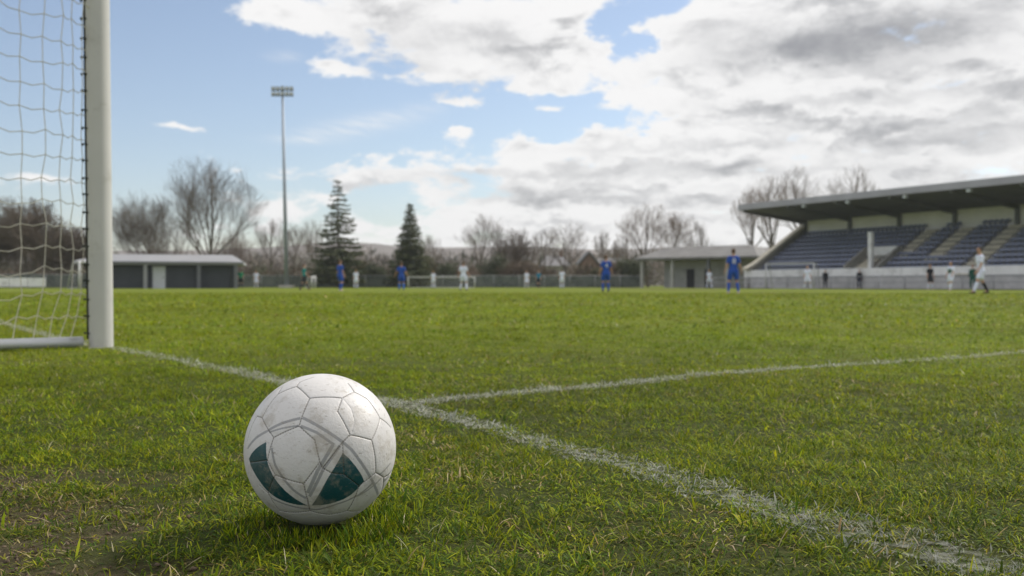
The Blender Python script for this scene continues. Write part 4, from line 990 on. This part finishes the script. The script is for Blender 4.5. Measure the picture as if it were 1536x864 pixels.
for px,top,w,d,lab,sd_,stems,clear,lv,up,tw in BT: bare_tree(px,top,w,d,lab,sd_,stems,clear,(lv[0]+1,lv[1]+1,lv[2],lv[3]+1),up,tw)
# brown thicket trees at the far left, seen through the net
for px,top,w,d,lab,sd_ in ((38,298,110,112,'large brown thicket tree seen through the goal net',41),(100,340,80,116,'lower brown thicket tree close to the goalpost',42),(-22,325,90,114,'brown thicket tree at the left picture edge',43)):
    rg=random.Random(sd_); 
    bare_tree(px,top,w,d,lab,sd_,7,.08,(5,5,5,6),.15,M_twigd,.022,'brown thicket trees on the left')
def tri_cloud(name,c,size,col,mt,parent,dirs=None,asp=.35):
    n=len(c); a=NR.normal(0,1,(n,3)) if dirs is None else dirs+NR.normal(0,.25,(n,3)); a/=np.linalg.norm(a,axis=1)[:,None]
    b=np.cross(a,NR.normal(0,1,(n,3))); b/=np.linalg.norm(b,axis=1)[:,None]+1e-9
    s=np.asarray(size).reshape(-1,1)*np.ones((n,1)); V=np.stack([c-b*s*asp,c+b*s*asp,c+a*s],1)
    return np_mesh(name,V.reshape(-1,3),np.arange(3*n),np.full(n,3),mt,parent,col=np.repeat(col,3,axis=0))
def conifer(px,top,w,d,label,seed,dense):
    rg=np.random.default_rng(seed); H_=ht(top,d); Rm=w/2/FPX*d
    root=empty('conifer',at(px,d),0,label,'tree','conifers behind the fence')
    C=[];D=[];SZ=[];segs=[]
    nw=30 if dense else 24
    for k in range(nw):
        t=(k+.2)/nw; z=H_*(.07+.92*t)
        prof=(1-t)**(.85 if dense else .8)*(1 if t>.1 else .85+1.5*t)
        nb=9 if dense else (10 if t<.34 else 6)
        for q in range(nb):
            a=2*math.pi*(q+rg.random())/nb; Lb=Rm*prof*rg.uniform(.72,1.12)+.15
            droop=rg.uniform(.05,.3) if dense else rg.uniform(.1,.38)
            dr=np.array([math.cos(a),math.sin(a),0]); p0=np.array([0,0,z+rg.normal(0,.10)])
            m_=int((16 if dense else 18)*max(Lb,.5)*1.8)
            tt=rg.random(m_)**.8; 
            zz=-droop*Lb*tt+ .34*droop*Lb*tt**3*2.2
            p=p0+dr*(Lb*tt)[:,None]+np.stack([np.zeros(m_),np.zeros(m_),zz],1)
            segs.append((p0,p0+dr*Lb*.6+np.array([0,0,-droop*Lb*.42]),.03,.012))
            lat=np.array([-dr[1],dr[0],0]); wd=(.26 if dense else .18)*Lb*(1-tt*.75)+.06
            p=p+lat*(rg.normal(0,1,m_)*wd)[:,None]+rg.normal(0,.05,(m_,3))
            C.append(p); dd=dr*.8+np.array([0,0,-.45]); D.append(np.tile(dd,(m_,1))+lat*rg.normal(0,.5,(m_,1))); SZ.append(rg.uniform(.22,.46,m_)*(1.05-.6*t))
    C=np.concatenate(C);D=np.concatenate(D);SZ=np.concatenate(SZ); n=len(C)
    base=np.array([(.060,.075,.036),(.082,.096,.044),(.105,.108,.05)])[NR.integers(0,3,n)]*NR.uniform(.7,1.3,(n,1))
    zt=np.linspace(-.1,H_*.98,14); tr=[(np.array([0,0,a]),np.array([0,0,b]),.17*(1-.85*max(a,0)/H_),.17*(1-.85*b/H_)) for a,b in zip(zt[:-1],zt[1:])]
    seg_mesh('trunk',tr+segs,6,M_bark,root)
    tri_cloud('crown',C,SZ,base,M_fol,root,D,.28)
conifer(507,266,92,110,'tall sparse conifer with gaps between its branches right of the floodlight mast',5,False)
conifer(615,303,66,112,'dense cone shaped conifer in front of the distant wood',6,True)
def bush(px,top,w,d,label,seed,cols,name='bush',cat='bush',n=5000,group='bushes along the far fence',zc=.45):
    rg=np.random.default_rng(seed); H_=ht(top,d); Wd=w/FPX*d
    root=empty(name,at(px,d),0,label,cat,group)
    nc=14; cc=np.stack([rg.normal(0,Wd*.22,nc),rg.normal(0,Wd*.2,nc),H_*rg.uniform(.15,.78,nc)],1)
    k=rg.integers(0,nc,n); p=cc[k]+rg.normal(0,1,(n,3))*np.array([Wd*.13,Wd*.13,H_*.14])
    p=p[(p[:,2]>.02)&(p[:,2]<H_*1.04)]; n=len(p)
    col=np.array(cols)[rg.integers(0,len(cols),n)]*rg.uniform(.65,1.35,(n,1))
    tri_cloud('foliage',p,rg.uniform(.12,.26,n),col,M_fol,root,None,.35)
    MB().tube([(0,0,-.1),(0,0,H_*.6)],.08,7,r1=.03).tube([(0,0,.1),(Wd*.2,.1,H_*.6)],.05,6,r1=.02).tube([(0,0,.1),(-Wd*.2,-.1,H_*.6)],.05,6,r1=.02).build('stem',M_bark,root)
GRN=[(.055,.07,.036),(.075,.09,.044),(.10,.105,.05)]; OL=[(.11,.10,.05),(.14,.12,.06),(.08,.085,.045)]
BR=[(.15,.11,.08),(.19,.14,.10),(.12,.09,.065)]
for px,top,w,lab,cols,dd in ((563,393,38,'round dark green bush between the two conifers',GRN,117),(668,396,36,'green bush just right of the dense conifer',GRN,118),(640,386,30,'olive shrub against the right side of the dense conifer',OL,116),
 (536,392,34,'olive shrub at the foot of the sparse conifer',OL,117),(487,392,34,'dark green shrub left of the sparse conifer trunk',GRN,117),(747,377,40,'dark evergreen shrub below the bushy bare tree',GRN,121),(948,386,34,'dark green bush beside the left post of the shelter',GRN,118),(700,400,40,'brown winter shrub right of the low far goal',BR,119),(780,392,46,'brown winter shrub under the bushy bare tree',BR,120),(896,402,30,'olive shrub before the brick house wall',OL,121),(925,392,32,'brown winter shrub left of the dark green bush by the shelter',BR,122)):
    bush(px,top,w,dd,lab,int(px),cols)
# far wood and scrub: one mass each
def scrub(name,label,x0,x1,d0,d1,topf,nc,per,wr,size,cols,asp,seed):
    rg=np.random.default_rng(seed); px=rg.uniform(x0,x1,nc); d=rg.uniform(d0,d1,nc)
    H_=np.maximum((427-topf(px,d))/FPX*d+CH,.5)*rg.uniform(.62,1.12,nc); wd=rg.uniform(*wr,nc)
    tint=np.array(cols)[rg.integers(0,len(cols),nc)]*rg.uniform(.55,1.25,(nc,1))
    k=np.repeat(np.arange(nc),per); n=len(k)
    u=rg.normal(0,1,(n,3)); u/=np.linalg.norm(u,axis=1)[:,None]; u*=(rg.random(n)**.45)[:,None]
    c=np.stack([(px[k]-768)/FPX*d[k]+u[:,0]*wd[k],d[k]+u[:,1]*wd[k],H_[k]*.5*(1+u[:,2])],1)
    dirs=u*.9+np.array([0,0,.55])+rg.normal(0,.45,(n,3))
    o=tri_cloud(name,c,rg.uniform(*size,n),tint[k]*rg.uniform(.7,1.3,(n,1)),M_fol,None,dirs,asp); tag(o,label,None,None,'stuff')
wf=lambda px,d:379-9*fbm(px*.02,d*.004,3)+7*(px<420)
WC=[(.20,.165,.14),(.17,.14,.12),(.23,.19,.165),(.15,.145,.10),(.10,.105,.07)]
scrub('distant_wood','brown leafless wood on the horizon behind the pitch',-250,1250,195,275,wf,320,150,(2.2,5.0),(.8,1.9),WC,.12,51)
hf=lambda px,d:402-14*(fbm(px*.045,d*.08,13)-.3)
scrub('hedge_scrub','tangled brown hedge scrub behind the far fence',-200,970,119,136,hf,270,130,(.9,2.2),(.3,.75),[(.15,.115,.085),(.18,.135,.10),(.13,.11,.075),(.09,.095,.055),(.12,.085,.06)],.14,52)
# low hill closing the horizon
Xh=np.linspace(-700,900,90); Yh=np.linspace(300,900,12); X,Y=np.meshgrid(Xh,Yh); Z=-.5+(Y-300)/600*34*(.7+.6*fbm(X*.006,Y*.004,4))
ny,nx=X.shape; i=np.arange(nx*ny).reshape(ny,nx); lp=np.stack([i[:-1,:-1],i[:-1,1:],i[1:,1:],i[1:,:-1]],-1).reshape(-1)
o=np_mesh('hill',np.stack([X,Y,Z],-1).reshape(-1,3),lp,np.full(len(lp)//4,4),mat('hill_scrub',(.15,.13,.115),.95,.3,.05),smooth=True); tag(o,'low grey brown hill behind the wood',None,None,'structure')
# ---------------------------------------------------------------- houses
M_brick=mat('orange_brick',(.20,.135,.105),.9,.15,.8); M_rend=mat('grey_render',(.33,.31,.28),.9,.1,.8); M_tile=mat('grey_roof_tile',(.19,.185,.19),.85,.15,1.0); M_tileb=mat('brown_roof_tile',(.12,.10,.095),.85,.15,1.0)
M_win=mat('window_dark',(.05,.055,.06),.2,.05,2,spec=.6)
def house(p0,p1,d,eave,ridge,rz,wm,rm,label,gable=False):
    a=at(p0,d); Lx=(p1-p0)/FPX*d; ze=ht(eave,d); zr=ht(ridge,d); root=empty('house',a,rz,label,'house')
    dp=8
    if gable:
        MB().prism([(0,0),(Lx,0),(Lx,ze),(Lx/2,zr-.15),(0,ze)],1,0,dp).build('wall',wm,root)
        MB().prism([(-.4,ze-.2),(Lx/2,zr),(Lx+.4,ze-.2),(Lx+.4,ze+.05),(Lx/2,zr+.25),(-.4,ze+.05)],1,-.4,dp+.4).build('roof',rm,root)
    else:
        MB().box(0,Lx,0,dp,0,ze).build('wall',wm,root)
        r=MB().add([(-.4,-.4,ze),(Lx+.4,-.4,ze),(Lx+.4,dp+.4,ze),(-.4,dp+.4,ze),(.6,dp/2,zr),(Lx-.6,dp/2,zr)],[(0,3,2,1),(0,1,5,4),(1,2,5),(2,3,4,5),(3,0,4)]).build('roof',rm,root)
        MB().box(Lx*.7,Lx*.7+.6,dp/2-.3,dp/2+.3,zr-.5,zr+.8).build('chimney',M_brick,r)
    k=0
    for x in np.arange(.8,Lx-1.2,2.2):
        MB().box(x,x+1.1,-.05,-.003,max(.9,ze-1.7),ze-.5).build('window',M_win,root)
house(814,852,150,399,383,0,M_rend,M_tile,'pale rendered house with grey hipped roof behind the rounded bare tree')
house(872,895,158,394,379,0,M_brick,M_tile,'brick house with steep grey gable left of the far blue player',True)
house(896,940,165,395,386,0,M_brick,M_tile,'long low brick house with grey roof behind the far blue player')
# ---------------------------------------------------------------- air
hz_=bpy.data.materials.new('pale_air'); hz_.use_nodes=True; nt=hz_.node_tree; nt.nodes.clear()
ou=nt.nodes.new('ShaderNodeOutputMaterial'); pv=nt.nodes.new('ShaderNodeVolumePrincipled'); pv.inputs['Color'].default_value=(.86,.9,.95,1); pv.inputs['Density'].default_value=.00028; nt.links.new(pv.outputs[0],ou.inputs['Volume'])
hz=MB().box(-950,1000,-60,960,-3,60).build('haze',hz_); tag(hz,'thin pale air over the whole ground',None,None,'stuff')
# ---------------------------------------------------------------- render
S.render.engine='CYCLES'; S.render.resolution_x=1024; S.render.resolution_y=576
try: S.cycles.use_denoising=True
except Exception: pass
